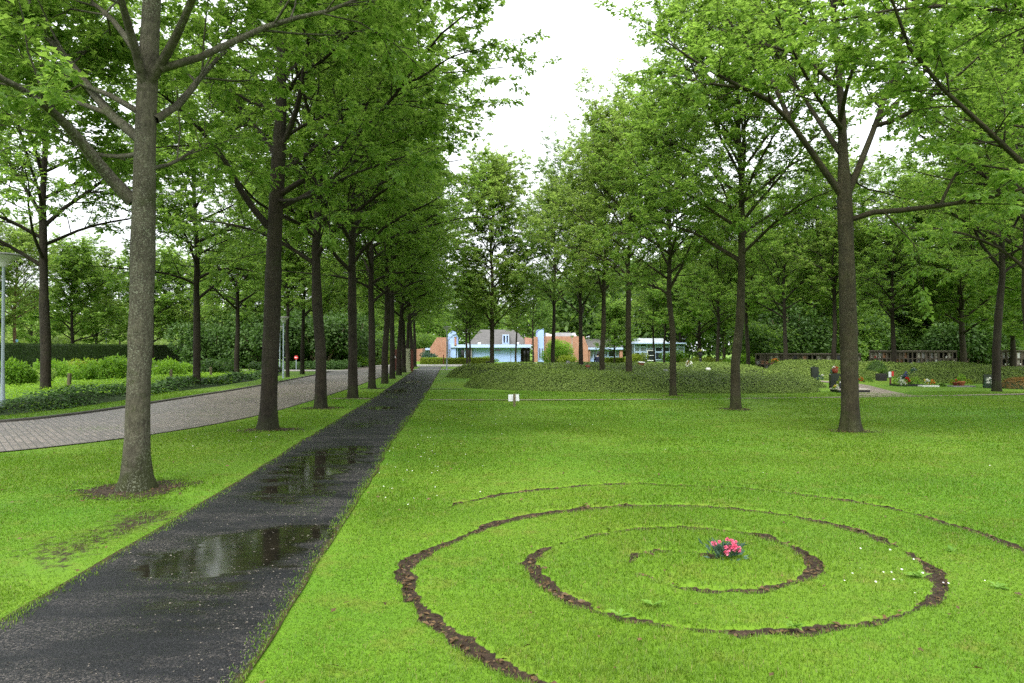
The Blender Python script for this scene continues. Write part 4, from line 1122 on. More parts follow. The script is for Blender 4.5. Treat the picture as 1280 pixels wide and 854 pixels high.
def cover(name, poly, h, n, leaf, mat, label, cat, seed, base='bed', mult=4):
    """planted ground cover: bumpy soil sheet and leaves over it"""
    rg = np.random.default_rng(seed); P = np.asarray(poly, float); x0, y0 = P.min(0); x1, y1 = P.max(0)
    hf = lambda x, y: h * (.75 + .25 * snoise(x, y, seed, 1.0)) * np.clip(poly_dist(x, y, np.vstack([P, P[:1]]))[0] / .35, .1, 1)
    k = max(30, int((x1 - x0) / .5)); l = max(30, int((y1 - y0) / .5)); k, l = min(k, 90), min(l, 120)
    X, Y = np.meshgrid(np.linspace(x0, x1, k), np.linspace(y0, y1, l)); ok = inside(X.ravel(), Y.ravel(), P)
    V = np.c_[X.ravel(), Y.ravel(), np.where(ok, hf(X.ravel(), Y.ravel()) * .8, -.06)]
    ii, jj = np.meshgrid(np.arange(k - 1), np.arange(l - 1)); b = (jj * k + ii).ravel()
    sel = ok[b] | ok[b + 1] | ok[b + k] | ok[b + k + 1]; b = b[sel]
    T = np.concatenate([np.stack([b, b + 1, b + k + 1], 1), np.stack([b, b + k + 1, b + k], 1)])
    n4 = n * mult; xs = rg.uniform(x0, x1, n4); ys = rg.uniform(y0, y1, n4)
    # nearer ground gets more leaves
    kk = inside(xs, ys, P) & (rg.uniform(0, 1, n4) < np.clip((22.0 / np.maximum(ys, 10)) ** 1.6, 0, 1)); xs, ys = xs[kk][:n], ys[kk][:n]; N_ = len(xs)
    z = hf(xs, ys) * rg.uniform(.75, 1.25, N_) + .02
    a = rg.uniform(0, 6.28, N_); D = unit(np.stack([np.cos(a), np.sin(a), rg.normal(-.1, .35, N_)], 1)); nn = unit(np.stack([rg.normal(0, .45, N_), rg.normal(-.15, .45, N_), np.ones(N_)], 1)); nn = unit(nn - D * np.sum(nn * D, 1, keepdims=True))
    LV, LT = leaves(np.stack([xs, ys, z], 1), D, nn, leaf * rg.uniform(.6, 1.4, N_) * np.clip(ys / 22, .8, 1.8), LEAF_V, LEAF_T)
    V2, T2, MI, R2 = cat_tris([(V, T, 0, 0.0), (LV, LT, 1, np.repeat(rg.uniform(0, 1, N_), 5))])
    o = link(name, tri_mesh(name, V2, T2, MI, R2), None, [M[base], M[mat]])
    return tag(o, label, cat, kind='stuff')

def plants():
    # ground cover left of the road
    front = [(-30, 10.2), (-20, 12.2), (-15.5, 14.4), (-12.6, 16.3), (-12.1, 18.5), (-12.4, 22), (-12.7, 25.3), (-13.1, 31), (-13.9, 38), (-14.6, 43.0)]
    cover('ground_cover', front + [(-19, 47), (-33, 48.5), (-35, 44), (-35, 30), (-34, 18)], .26, 110000, .08, 'groundcover', 'bright green ground cover filling the bed between road and hedge', 'ground cover', 3)
    strip_in = [(x - 1.15 - .25 * math.sin(i * 2.1), y + .9) for i, (x, y) in enumerate(front)]
    cover('ivy', front + strip_in[::-1], .40, 17000, .12, 'ivy', 'dark glossy ivy along the road side of the planted bed', 'ivy', 5, 'understory', 45)
    hedge_box('clipped_hedge', resample([(-40.5, 40), (-36.6, 47.5), (-36.2, 56), (-35.8, 66), (-35.4, 74)], 40), 1.5, 2.0, 60000, .10, 'hedge', 'long clipped dark green hedge at the back of the left bed', 6)
    hedge_box('clipped_hedge', resample([(-35.6, 75.6), (-33.6, 75.8)], 6), 1.4, 1.9, 6000, .10, 'hedge', 'short return of clipped hedge at the right end of the long one', 7)
    b1 = bush_mesh(11, 1.3, 1.3, 1.25, 3200, .17); b2 = bush_mesh(12, 1.5, 1.2, 1.1, 3200, .16, lumps=11); big = bush_mesh(13, 3.2, 3.0, 4.4, 9000, .30, lumps=16); big2 = bush_mesh(14, 3.4, 3.0, 5.2, 9000, .30, lumps=18); low = bush_mesh(15, 1.5, .9, .75, 2600, .13, lumps=10)
    big3 = bush_mesh(16, 3.0, 3.0, 3.6, 9000, .22, lumps=14)
    L = [(6, 27, b1, 'bright', (.8, .8, 1.15), 'round bright shrub directly right of the left lamp post'), (68, 34, b2, 'bright', (.8, .8, 1.1), 'pale green shrub right of the thick dark oak'), (98, 36, b1, 'lime', (.75, .8, 1.0), 'yellow-tinged shrub before the hedge'),
         (132, 33, b2, 'bright', (.95, .9, 1.25), 'large fresh green shrub left of the nearest grey trunk'), (205, 36, b2, 'bright', (.8, .9, 1.1), 'bright shrub right of the nearest grey trunk'), (222, 40, b1, 'bright', (.9, .9, .8), 'shrub with white blossom near the hedge end'),
         (272, 42, b2, 'rhodo', (1.15, 1.1, 1.05), 'round dark green shrub between two oaks'), (46, 30, b1, 'oak_light', (.6, .6, .7), 'small shrub behind the first wooden post'), (168, 40, b1, 'lime', (.8, .8, .8), 'yellow-green shrub behind the nearest grey trunk'), (330, 46, b1, 'rhodo', (.9, .9, .7), 'dark shrub left of the lamp pair')]
    for i, (px, d, pr, mt, s, lb) in enumerate(L):
        x, y, _ = A(px, 437, d); place_bush(pr, x, y, mt, lb, 'shrubs in the left bed', rz=i * 1.3, s=s)
    # white blossom heads on a few bed shrubs
    rg = np.random.default_rng(9)
    # dark rhododendrons behind
    for i, (px, d, pr, s, mt, lb) in enumerate([(262, 58, big, .95, 'rhodo', 'big dark rhododendron right of the hedge end'), (300, 60, big2, .95, 'rhodo', 'tall dark rhododendron behind the roadside oak'), (335, 58, big, 1.0, 'rhodo', 'big dark rhododendron left of the lamp pair'), (368, 61, big2, 1.0, 'rhodo', 'tall dark rhododendron behind the red round sign'),
                                                (402, 60, big, 1.05, 'rhodo', 'big dark rhododendron over the low hedge'), (432, 63, big2, 1.0, 'rhodo', 'dark rhododendron between two trunks of the oak row'), (456, 70, big, .95, 'oak_dark', 'bushy dark shrub at the far road bend'), (474, 84, big2, 1.0, 'oak', 'tall leafy shrub at the far end of the road'), (524, 104, big, 1.0, 'oak', 'leafy bush behind the brick piers')]):
        x, y, _ = A(px, 437, d); place_bush(pr, x, y, mt, lb, 'rhododendrons behind the left bed', 'rhododendron', rz=i * 2.2, s=(s, s, s))
    for i, (px, d, s, mt, lb) in enumerate([(346, 54.5, (1, 1, 1), 'ivy', 'low clipped shrub behind the lamp pair'), (374, 54.5, (1.1, 1, 1), 'ivy', 'low clipped shrub under the red round sign'), (398, 54.8, (1.1, 1, 1.05), 'ivy', 'low clipped shrub left of the third oak trunk'), (420, 55.2, (1.2, 1, 1.05), 'ivy', 'low clipped shrub right of the third oak trunk'), (436, 56.5, (1.1, 1, 1.1), 'ivy', 'low shrub at the side road corner'), (452, 62, (1.2, 1.3, 1.5), 'bright', 'bright shrub at the side road mouth'), (471, 70, (1.2, 1.5, 1.9), 'lime', 'yellow-green shrub beside the far brick road'), (484, 78, (1.5, 1.5, 2.4), 'lime', 'tallest yellow-green shrub beside the far brick road')]):
        x, y, _ = A(px, 437, d); place_bush(low, x, y, mt, lb, 'low shrubs along the side road', rz=.2 * i, s=s)
    # before the building
    for i, (px, d, pr, s, mt, lb) in enumerate([(694, 82, big3, (.75, .75, .78), 'bright', 'leafy green bush hiding the left half of the brick wall'), (709, 80, b2, (1.2, 1, .95), 'lime', 'pale shrub at the foot of the brick wall'), (797, 76, b1, (1.1, 1, 1.1), 'lime', 'pale bush at the left corner of the glass pavilion'), (847, 70, big3, (.62, .6, .42), 'bright', 'wide light green bush right of the glass pavilion'), (866, 66, b2, (1.2, 1, .75), 'lime', 'light bush between pavilion and urn'),
                                                (887, 58, b2, (1.1, 1, 1.0), 'lime', 'lime-green bush between urn and slim trunk'), (925, 54, b1, (1.1, 1, 1.15), 'bright', 'lime-green bush left of the long niche wall'), (948, 66, big3, (.9, .9, .8), 'oak', 'broad green bush rising above the left end of the niche wall'), (970, 68, big3, (.9, .9, .85), 'oak', 'broad green bush above the long niche wall'), (604, 82, b2, (1.3, 1, .8), 'oak', 'low dark shrub before the plain pale blue wall'),
                                                (536, 85, b1, (1.2, 1, 1.2), 'carnation', 'grey-green shrub left of the brick gable'), (548, 80, b2, (1.6, 1, .7), 'oak', 'low green shrub at the foot of the brick gable')]):
        x, y, _ = A(px, 437, d); place_bush(pr, x, y, mt, lb, 'bushes before the building', rz=i * 1.1, s=s)
    hx = [A(px, 437, d)[:2] for px, d in ((529, 75), (545, 74.5), (562, 74.5), (582, 75), (612, 76))]
    hedge_box('low_hedge', resample(hx, 24), 1.3, .62, 14000, .12, 'lime', 'low yellow-green hedge along the forecourt before the building', 8)
    hx = [A(px, 437, d)[:2] for px, d in ((757, 82), (770, 82), (786, 82))]
    hedge_box('low_hedge', resample(hx, 12), .9, .55, 5000, .12, 'lime', 'low yellow-green hedge under the windows of the low wing', 9)
    # woodland bushes behind the niche walls
    for i, px in enumerate((955, 990, 1022, 1052, 1080, 1103, 1128, 1152, 1175, 1198, 1220, 1243, 1266, 1292, 1325)):
        d = 58 + (i * 37 % 9)
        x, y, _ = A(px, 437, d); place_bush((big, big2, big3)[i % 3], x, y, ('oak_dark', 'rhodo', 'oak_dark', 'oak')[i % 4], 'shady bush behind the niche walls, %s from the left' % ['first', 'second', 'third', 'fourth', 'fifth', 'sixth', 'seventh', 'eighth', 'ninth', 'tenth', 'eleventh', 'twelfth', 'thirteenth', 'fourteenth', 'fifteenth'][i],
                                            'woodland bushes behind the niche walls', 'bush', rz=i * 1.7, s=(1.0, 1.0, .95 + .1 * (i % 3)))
    # low shrub mounds
    g = 'low shrub mounds between the graves'
    mound('shrub_mound', [(-2.1, 29.3), (-1.4, 27.9), (.4, 26.6), (5.0, 25.0), (8.2, 24.7), (11.2, 25.1), (11.9, 26.4), (11.0, 29), (8, 31.5), (4, 32.6), (0, 32.4), (-1.9, 30.8)], .60, 170000, .056, 'mound', 'long low shrub mound in front, from near the footpath to the two black headstones', g, seed=1)
    mound('shrub_mound', [(-4.1, 40), (-3.2, 37.9), (2, 36), (8, 35.6), (14, 36.6), (15.6, 39.5), (13, 44), (4, 46.5), (-2, 45)], .68, 110000, .075, 'mound', 'low shrub mound behind the front one, its left end beside the footpath', g, seed=2)
    mound('shrub_mound', [(15.6, 43.6), (17.6, 40.6), (22, 38.3), (27.2, 37.2), (28.6, 38.6), (26, 41.5), (22, 44.4), (18, 46.6)], .78, 70000, .075, 'mound', 'shrub mound at the back right, before the middle niche wall', g, seed=3)
    mound('shrub_mound', [(18.9, 33.2), (22, 32.0), (26, 31.4), (32, 31.4), (33, 33.5), (30, 36), (24, 36.2), (20.3, 35.2)], .62, 70000, .066, 'mound', 'shrub mound on the right, above the flower pots', g, seed=4)
    mound('shrub_mound', [(14.6, 37.2), (16.5, 35.9), (20.0, 36.2), (20.4, 37.5), (18, 38.8), (15.4, 38.7)], .54, 24000, .07, 'mound', 'small shrub mound between the main right trunk and the dark dome', g, seed=5)
    mound('shrub_mound', [(11.4, 27.6), (13.0, 28.2), (13.6, 29.8), (12.8, 31.4), (11.0, 31.6), (10.6, 29.4)], .50, 18000, .06, 'mound', 'shrub mound behind the black headstones', g, seed=6)
    mound('clipped_bush', [(20.1, 28.0), (21, 27.3), (22.6, 27.2), (24, 27.8), (24, 29), (22, 29.3), (20.5, 29.0)], .44, 9000, .05, 'rust', 'orange-brown clipped low bush at the right border', None, 'understory', 'shrub', .6, 7)
    mound('clipped_dome', [(20.0, 38.4), (20.8, 38.0), (21.4, 38.5), (21.3, 39.3), (20.6, 39.6), (20.0, 39.1)], .92, 5000, .06, 'oak_dark', 'dark clipped dome bush beside a trunk, behind the red and white sign', None, 'understory', 'shrub', .75, 8)
    # far tree belts that read as one mass
    rgf = np.random.default_rng(77)
    def belt(name, x0, x1, y, depth, h, n, leaf, mat, label, seed, hv=.25):
        r = np.random.default_rng(seed); xs = r.uniform(x0, x1, n); dy = r.normal(0, depth, n)
        top = h * (1 + hv * snoise(xs, dy * 0 + 3, seed, .35) + .12 * snoise(xs, dy, seed + 1, 1.6)); z = top * r.uniform(0, 1, n) ** .7
        D = unit(r.normal(0, 1, (n, 3)) + np.array([0, -.3, .1])); nn = unit(r.normal(0, .6, (n, 3)) + np.array([0, -.5, .8])); nn = unit(nn - D * np.sum(nn * D, 1, keepdims=True))
        V, T = leaves(np.stack([xs, y + dy, z], 1), D, nn, leaf * r.uniform(.6, 1.4, n), QUAD_V, QUAD_T)
        o = link(name, tri_mesh(name, V, T, rnd=np.repeat(r.uniform(0, 1, n), 4)), None, [M[mat]]); return tag(o, label, 'trees', kind='stuff')
    belt('treeline', -110, -36, 96, 3, 5.0, 26000, .5, 'farleaf', 'bright yellow-green belt of young trees beyond the hedge', 21)
    belt('treeline', -60, 10, 150, 5, 11, 30000, .8, 'oak', 'far belt of trees behind the building on the left', 22)
    belt('treeline', 4, 120, 106, 5, 13, 90000, .8, 'oak_dark', 'dense belt of trees closing the view on the right', 23)
    belt('treeline', -190, -60, 170, 5, 9, 26000, .9, 'oak_light', 'far light green tree belt on the left horizon', 24)
    belt('treeline', -125, -34, 118, 4, 8, 30000, .6, 'oak_light', 'light green belt of trees between hedge and horizon on the left', 25)
    # broad-leaved weeds in the furrow
    wl = [((816, 757), .08, 'upright pale green weed in the inner furrow, below the spiral centre'), ((775, 771), .085, 'flat pale weed lying over the front of the inner furrow'), ((992, 783), .085, 'broad-leaved weed among dead leaves in the front furrow'), ((1152, 722), .11, 'spreading weed in the right bend of the furrow'), ((1247, 735), .075, 'grey-green rosette weed in the turf at the right border'), ((1190, 690), .07, 'small weed outside the right bend of the spiral')]
    for i, ((px, py), r, lb) in enumerate(wl):
        rg2 = np.random.default_rng(60 + i); x, y, _ = G(px, py); n = 9; a = rg2.uniform(0, 6.28, n); D = unit(np.stack([np.cos(a), np.sin(a), rg2.uniform(.25, .9, n)], 1)); nn = unit(np.stack([-D[:, 0] * D[:, 2], -D[:, 1] * D[:, 2], 1 - D[:, 2] ** 2], 1))
        V, T = leaves(np.zeros((n, 3)), D, nn, r * rg2.uniform(.6, 1.1, n), OAK_V * np.array([1, .7, 1]), OAK_T)
        o = link('weed', tri_mesh('weed', V, T, rnd=np.repeat(rg2.uniform(0, 1, n), 11)), None, [M['weed']]); o.location = (x, y, .0); tag(o, lb, 'weed', 'broad-leaved weeds')
    # carnation at the heart of the spiral
    x, y, _ = G(905, 697); r = empty('flowering_plant', (x, y, 0)); rg3 = np.random.default_rng(4)
    tag(r, 'small pink-flowered carnation plant at the heart of the grass spiral', 'flower')
    n = 210; P = rg3.normal(0, 1, (n, 3)) * np.array([.055, .04, 0]) + np.array([0, 0, .0]); P[:, 2] = rg3.uniform(.005, .085, n)
    D = unit(np.c_[P[:, :2] * 8 + rg3.normal(0, .3, (n, 2)), rg3.uniform(.3, 1.2, n)]); nn = unit(np.cross(D, rg3.normal(0, 1, (n, 3))))
    V, T = leaves(P, D, nn, rg3.uniform(.04, .075, n), LEAF_V * np.array([1, .6, 1]), LEAF_T); link('foliage', tri_mesh('foliage', V, T, rnd=np.repeat(rg3.uniform(0, 1, n), 5)), r, [M['carnation']])
    s = 1 / F * 5.35
    for (px, py, rad) in ((890, 685, .020), (896, 683, .014), (911, 683, .022), (914, 689, .028), (918, 691, .024), (910, 690, .026), (906, 680, .014), (904, 695, .018), (917, 684, .013), (921, 693, .012), (904, 689, .014)):
        rad *= .92; c = np.array([(px - 905) * s, -.055 + rg3.uniform(-.02, .02), (697 - py) * s * 1.05 + .045]); n = 30; d = unit(rg3.normal(0, 1, (n, 3)) + [0, -.2, .5]); nn = unit(np.cross(d, rg3.normal(0, 1, (n, 3))))
        V, T = leaves(c + d * rad * .2, d, nn, rad * rg3.uniform(.8, 1.25, n), np.array([(0, 0, 0), (.8, .45, .0), (1, .0, .12), (.8, -.45, 0), (.5, 0, .1)]), LEAF_T)
        T = np.concatenate([np.array([(0, 4, 1), (1, 4, 2), (0, 3, 4), (4, 3, 2)])[None] + (np.arange(n) * 5)[:, None, None]]).reshape(-1, 3)
        link('blossom', tri_mesh('blossom', V, T, rnd=np.repeat(rg3.uniform(.2, 1, n), 5)), r, [M['pink']])
# ------------------------------------------------------------------ lamps, posts, signs
def make_lamp(h, rh=.36):
    r = empty('street_lamp')
    m = MB(); m.lathe([(.055, -.05), (.055, .35), (.052, .36), (.038, 1.2), (.034, h - .36)], n=12, cap=False); m.build('pole', M['lamp_grey'], r, True)
    m = MB(); m.lathe([(.034, .0), (.075, .01), (.085, .06), (.11, .12), (rh * .72, .22), (rh * .95, .285)], n=24, cap=False)
    for v in range(len(m.v)): m.v[v] = (m.v[v][0], m.v[v][1], m.v[v][2] + h - .365)
    m.build('lamp_bowl', M['lamp_head'], r, True)
    m = MB(); m.lathe([(rh * .98, h - .078), (rh * 1.05, h - .068), (rh * 1.05, h - .045), (rh * .9, h - .02), (.10, h)], n=24); m.build('lamp_cap', M['lamp_cap'], r, False)
    return r
def street():
    L = [(4, 17.3, 4.05, .38, 'street lamp with white bowl and grey pole at the left border'), (350, 49.6, 3.3, .30, 'left and shorter of the pair of grey lamp posts across the road'), (354.4, 38.3, 3.45, .30, 'right and nearer of the pair of grey lamp posts across the road'), (558.5, 54.6, 3.45, .32, 'grey street lamp beside the far end of the footpath'), (715, 86, 3.4, .32, 'grey lamp before the brick wall'), (864, 102, 2.9, .28, 'distant lamp post right of the glass pavilion'), (133, 66.5, 3.6, .34, 'lamp head showing above the clipped hedge')]
    for px, d, h, rh, lb in L:
        r = make_lamp(h, rh); x, y, _ = A(px, 437, d); r.location = (x, y, 0); tag(r, lb, 'street lamp', 'street lamps')
    for i, (px, py, h, lb) in enumerate([(86, 491, .72, 'short wooden post right of the thick dark oak'), (214, 481.5, .70, 'short wooden post between nearest grey trunk and the roadside oak'), (264, 475, .68, 'short wooden post right of the roadside oak'), (312, 465.5, .6, 'farthest short wooden post, near the low shrubs')]):
        x, y, _ = G(px, py); m = MB(); m.box(-.055, .055, -.055, .055, -.1, h, 0, .012); o = m.build('wooden_post', M['post']); o.location = (x, y, 0); o.rotation_euler = (.02 * (i - 1), .03 * (1 - i), .3 * i); tag(o, lb, 'post', 'short wooden posts in the ground cover')
    # small white sign seen from behind
    x, y, _ = G(643, 507.5); r = empty('grave_sign', (x, y, 0), .0); m = MB(); m.box(-.035, .035, -.035, .035, -.1, .345, 0, .008); m.build('post', M['post'], r)
    m = MB(); m.box(-.16, .15, .05, .064, .14, .335, 0, .004); pnl = m.build('panel', M['signwhite'], r); pnl.rotation_euler = (-.18, -.035, .06); tag(r, 'small white sign panel on a short wooden post in the lawn', 'sign')
    # red round sign
    x, y, _ = A(370.3, 437, 53.2); r = empty('road_sign', (x, y, 0)); m = MB(); m.tube([(0, .03, -.1), (0, .03, 1.12)], [.03, .03], 8); m.build('post', M['lamp_grey'], r)
    m = MB(); n = 24; vs = [(.15 * math.cos(2 * math.pi * i / n), yy, .98 + .15 * math.sin(2 * math.pi * i / n)) for yy in (-.01, .01) for i in range(n)]; m.add(vs, [tuple(range(n)), tuple(range(2 * n - 1, n - 1, -1))] + [(i, i + n, (i + 1) % n + n, (i + 1) % n) for i in range(n)]); dsc = m.build('disc', M['signred'], r)
    m = MB(); m.box(-.10, -.03, -.0145, -.0125, .95, 1.03); m.box(-.02, .04, -.0145, -.0125, .95, 1.0); m.box(.05, .09, -.0145, -.0125, .95, 1.0); m.build('marking', M['inkwhite'], dsc); tag(r, 'red round sign with white marking above the low shrubs', 'sign')
    # beige information slab
    x, y, _ = A(509.5, 437, 48.6); r = empty('information_board', (x, y, 0), .10); m = MB(); m.box(-.185, .185, -.03, .03, -.05, 1.66, 0, .008); pn = m.build('panel', M['signbeige'], r)
    m = MB()
    m.add([(-.02, -.0325, 1.53), (.0, -.0325, 1.50), (.02, -.0325, 1.53), (.03, -.0325, 1.52), (.0, -.0325, 1.47), (-.03, -.0325, 1.52)], [(0, 1, 4, 5), (1, 2, 3, 4)])
    for k, z in enumerate((1.44, 1.28, 1.12, .96)): m.box(.09, .16, -.0335, -.0315, z, z + .035); m.box(.12, .16, -.0335, -.0315, z - .045, z - .02)
    m.build('lettering', M['ink'], pn); tag(r, 'upright beige information slab with small dark markings beside the footpath', 'sign')
    x, y, _ = A(515.2, 437, 49.8); r = empty('brown_board', (x, y, 0), .1); MB().box(-.09, .09, -.04, .04, -.05, 1.60, 0, .008).build('panel', M['signbrown'], r); tag(r, 'narrow red-brown slab standing behind the beige information slab', 'sign')
    # slim dark red pylon with a white roundel
    x, y, _ = A(494.6, 437, 52.0); r = empty('sign_pylon', (x, y, 0), .05); MB().box(-.14, .14, -.04, .04, -.05, 1.62, 0, .008).build('panel', M['signbrown'], r)
    m = MB(); n = 18; vs = [(-.05 + .085 * math.cos(2 * math.pi * i / n), yy, 1.02 + .085 * math.sin(2 * math.pi * i / n)) for yy in (-.047, -.041) for i in range(n)]; m.add(vs, [tuple(range(n)), tuple(range(2 * n - 1, n - 1, -1))] + [(i, i + n, (i + 1) % n + n, (i + 1) % n) for i in range(n)]); m.build('roundel', M['inkwhite'], r); tag(r, 'slim red-brown pylon with a white roundel between two oaks of the row', 'sign')
    x, y, _ = A(554.5, 437, 73); r = MB().box(-.05, .05, -.05, .05, -.05, 1.05, 0, .01).build('red_post', M['signbrown']); r.location = (x, y, 0); tag(r, 'dark red post in front of the brick gable', 'post')

# ------------------------------------------------------------------ the building
DB = 88.0; SB = DB / F
def bx(px): return (px - 640) * SB
def bz(py): return CAMZ + (437 - py) * SB
def poly(pts): return [(bx(a), bz(b)) for a, b in pts][::-1]
def window(parent, px0, px1, py0, py1, y, nv=1, nh=0, name='window', frame='whiteblue', glass='glass', t=.07):
    """frame proud of the wall, pane set back in it"""
    x0, x1, z0, z1 = bx(px0), bx(px1), bz(py1), bz(py0)
    m = MB(); m.box(x0, x0 + t, y - .06, y + .02, z0, z1); m.box(x1 - t, x1, y - .06, y + .02, z0, z1); m.box(x0 + t, x1 - t, y - .06, y + .02, z1 - t, z1); m.box(x0 + t, x1 - t, y - .06, y + .02, z0, z0 + t)
    for k in range(1, nv): q = x0 + (x1 - x0) * k / nv; m.box(q - t * .4, q + t * .4, y - .055, y + .02, z0 + t, z1 - t)
    for k in range(1, nh): q = z0 + (z1 - z0) * k / nh; m.box(x0 + t, x1 - t, y - .05, y + .02, q - t * .35, q + t * .35)
    f = m.build(name, M[frame], parent)
    MB().box(x0 + t * .5, x1 - t * .5, y - .02, y + .01, z0 + t * .5, z1 - t * .5).build('pane', M[glass], f)
    return f
def building():
    r = empty('cemetery_building', (0, 0, 0)); tag(r, 'low cemetery building with pale blue walls, red brick gables and a grey pitched roof', 'building')
    def wall(pts, y0, y1, mat, name='wall'):
        return MB().prism_y([(bx(a), bz(b)) for a, b in pts], y0, y1).build(name, M[mat], r)
    z = 458
    wall([(538.5, z), (559.3, z), (559.3, 422), (547, 422), (538.5, 435)], 87.2, 91.5, 'brick')
    wall([(513, z), (523, z), (523, 435.5), (513, 437)], 92, 95, 'brick')
    wall([(531, 437.8), (538.2, 437.8), (538.2, 435.2), (531, 435.2)], 88.5, 91, 'whiteblue', 'canopy')
    wall([(559.6, z), (569.4, z), (569.4, 421), (566, 413.7), (564, 413.7), (559.6, 418.5)], 88.3, 92.5, 'bluewall')
    wall([(568, 432), (570.5, 432), (570.5, 421.2), (568, 421.2)], 88.0, 88.25, 'brick', 'pier')
    # main front with recesses
    wall([(563, z), (569.5, z), (569.5, 434.2), (563, 434.2)], 88.6, 97, 'bluewall')
    wall([(590, z), (651, z), (651, 434.2), (590, 434.2)], 88.9, 97, 'bluewall')
    wall([(569.5, z), (590, z), (590, 434.2), (569.5, 434.2)], 90.6, 97, 'bluewall')
    wall([(651, z), (663.2, z), (663.2, 434.2), (651, 434.2)], 90.8, 97, 'darkdoor', 'entrance_back')
    wall([(563, 434.6), (664, 434.6), (664, 430.7), (563, 430.7)], 88.1, 97.4, 'whiteblue', 'fascia')
    wall([(570.6, z), (571.8, z), (571.8, 434.6), (570.6, 434.6)], 88.6, 88.85, 'whiteblue', 'column')
    wall([(580.2, z), (581.2, z), (581.2, 434.6), (580.2, 434.6)], 88.6, 88.85, 'whiteblue', 'column')
    wall([(588.4, z), (589.6, z), (589.6, 434.6), (588.4, 434.6)], 88.4, 88.85, 'granitegrey', 'column')
    window(r, 561, 563.2, 436, 449, 88.3, 1, 1); window(r, 564.6, 567.4, 436, 449, 88.6, 1, 1)
    d = window(r, 573.5, 579.5, 437, 455, 90.55, 1, 0, 'door'); window(r, 582, 588, 437, 455, 90.55, 2, 0, 'door')
    window(r, 618.6, 625.6, 436.6, 438.6, 88.9, 1, 1, t=.02, frame='granitegrey')
    wall([(638.2, z), (638.7, z), (638.7, 436.5), (638.2, 436.5)], 88.86, 88.9, 'granitegrey', 'downpipe')
    window(r, 654.5, 658, 438, 455, 90.78, 1, 0, 'door', 'darkdoor'); window(r, 658.6, 662.4, 438, 455, 90.78, 1, 0, 'door', 'darkdoor')
    # pitched roof behind the fascia
    m = MB(); X0, X1, zz0 = bx(583), bx(662), bz(431.2); R0, R1, zz1 = bx(597), bx(645), bz(410)
    m.add([(X0, 90.5, zz0), (X1, 90.5, zz0), (X1, 102, zz0), (X0, 102, zz0), (R0, 95.5, zz1), (R1, 95.5, zz1), (R1, 97, zz1), (R0, 97, zz1)], [(0, 1, 5, 4), (1, 2, 6, 5), (2, 3, 7, 6), (3, 0, 4, 7), (4, 5, 6, 7)])
    rf = m.build('roof', M['roof'], r)
    m = MB(); m.box(bx(627.5), bx(636.5), 90.1, 95, bz(430.6), bz(417.5)); m.build('dormer', M['roofgrey'], rf)
    window(rf, 628.2, 632, 418.5, 429.2, 90.1, 1); window(rf, 632.2, 635.6, 418.5, 429.2, 90.1, 1)
    for k, px in enumerate((598.5, 647)): m = MB(); m.box(bx(px - 2), bx(px + 2), 89.2, 90.0, bz(430.6), bz(428.2 - .3 * k), 0, .05); m.build('roof_light', M['signwhite'], r)
    wall([(656.5, 430.5), (666.8, 430.5), (666.8, 422.8), (656.5, 421.5)], 89.5, 96, 'brick')
    wall([(666.8, z), (671.8, z), (671.8, 421.2), (666.8, 421.2)], 87.2, 92, 'brick', 'pier')
    wall([(671.9, z), (679.6, z), (679.6, 411), (671.9, 412.4)], 87.6, 94, 'bluewall', 'wall')
    window(r, 673.2, 675.9, 434.8, 448.6, 87.6, 1, 1); window(r, 676.2, 678.9, 434.8, 448.6, 87.6, 1, 1)
    # brick hall on the right with its roof lights
    wall([(679.8, z), (735.6, z), (735.6, 434.5), (730.5, 420.4), (679.8, 420.4)], 88.4, 100, 'brick')
    wall([(683, 420.2), (694, 420.2), (694, 418.6), (683, 415.8)], 89.2, 93, 'signwhite', 'roof_light')
    wall([(694.4, 420.2), (717, 420.2), (715, 415.6), (697, 415.4)], 90, 99, 'roofgrey', 'roof')
    wall([(716.4, 420.2), (722, 420.2), (719.8, 415.8), (717.4, 415.8)], 89.2, 93, 'signwhite', 'roof_light')
    # low wing
    wall([(735.8, z), (780, z), (780, 436.8), (735.8, 436.8)], 90, 99, 'bluewall')
    wall([(735.9, z), (739.2, z), (739.2, 437), (735.9, 437)], 89.4, 89.98, 'brick', 'pier'); wall([(776.8, z), (780.4, z), (780.4, 437), (776.8, 437)], 89.4, 89.98, 'brick', 'pier')
    wall([(735.4, 437), (780.8, 437), (780.8, 434.5), (735.4, 434.5)], 89.2, 99.2, 'whiteblue', 'fascia')
    for a, b, g in ((739.6, 743.8, 'glasspale'), (744.2, 747.4, 'glass'), (748, 753, 'glass'), (754.4, 757.4, 'glass'), (758.6, 762, 'glass'), (763, 771, 'glass'), (772, 776, 'glasspale')):
        window(r, a, b, 438, 446.6 if a > 748 else 448.5, 90, 1, 1, glass=g)
    m = MB(); X0, X1 = bx(735), bx(781); m.add([(X0, 89.3, bz(434.4)), (X1, 89.3, bz(434.4)), (X1, 97, bz(422.5)), (X0 + .6, 97, bz(422.5)), (X1, 101, bz(434.4)), (X0, 101, bz(434.4))], [(0, 1, 2, 3), (1, 4, 2), (0, 3, 5), (3, 2, 4, 5)]); m.build('roof', M['roof'], r)
    # glass pavilion
    p = empty('glass_pavilion', (0, 0, 0)); tag(p, 'glass pavilion with a white and blue grid of frames, right of the low wing', 'building')
    MB().box(bx(791), bx(853.5), 87.2, 93, bz(458), bz(429.5)).build('wall', M['glasspale'], p)
    MB().box(bx(790.2), bx(854.3), 86.5, 93.6, bz(429.8), bz(428.6)).build('fascia', M['whiteblue'], p)
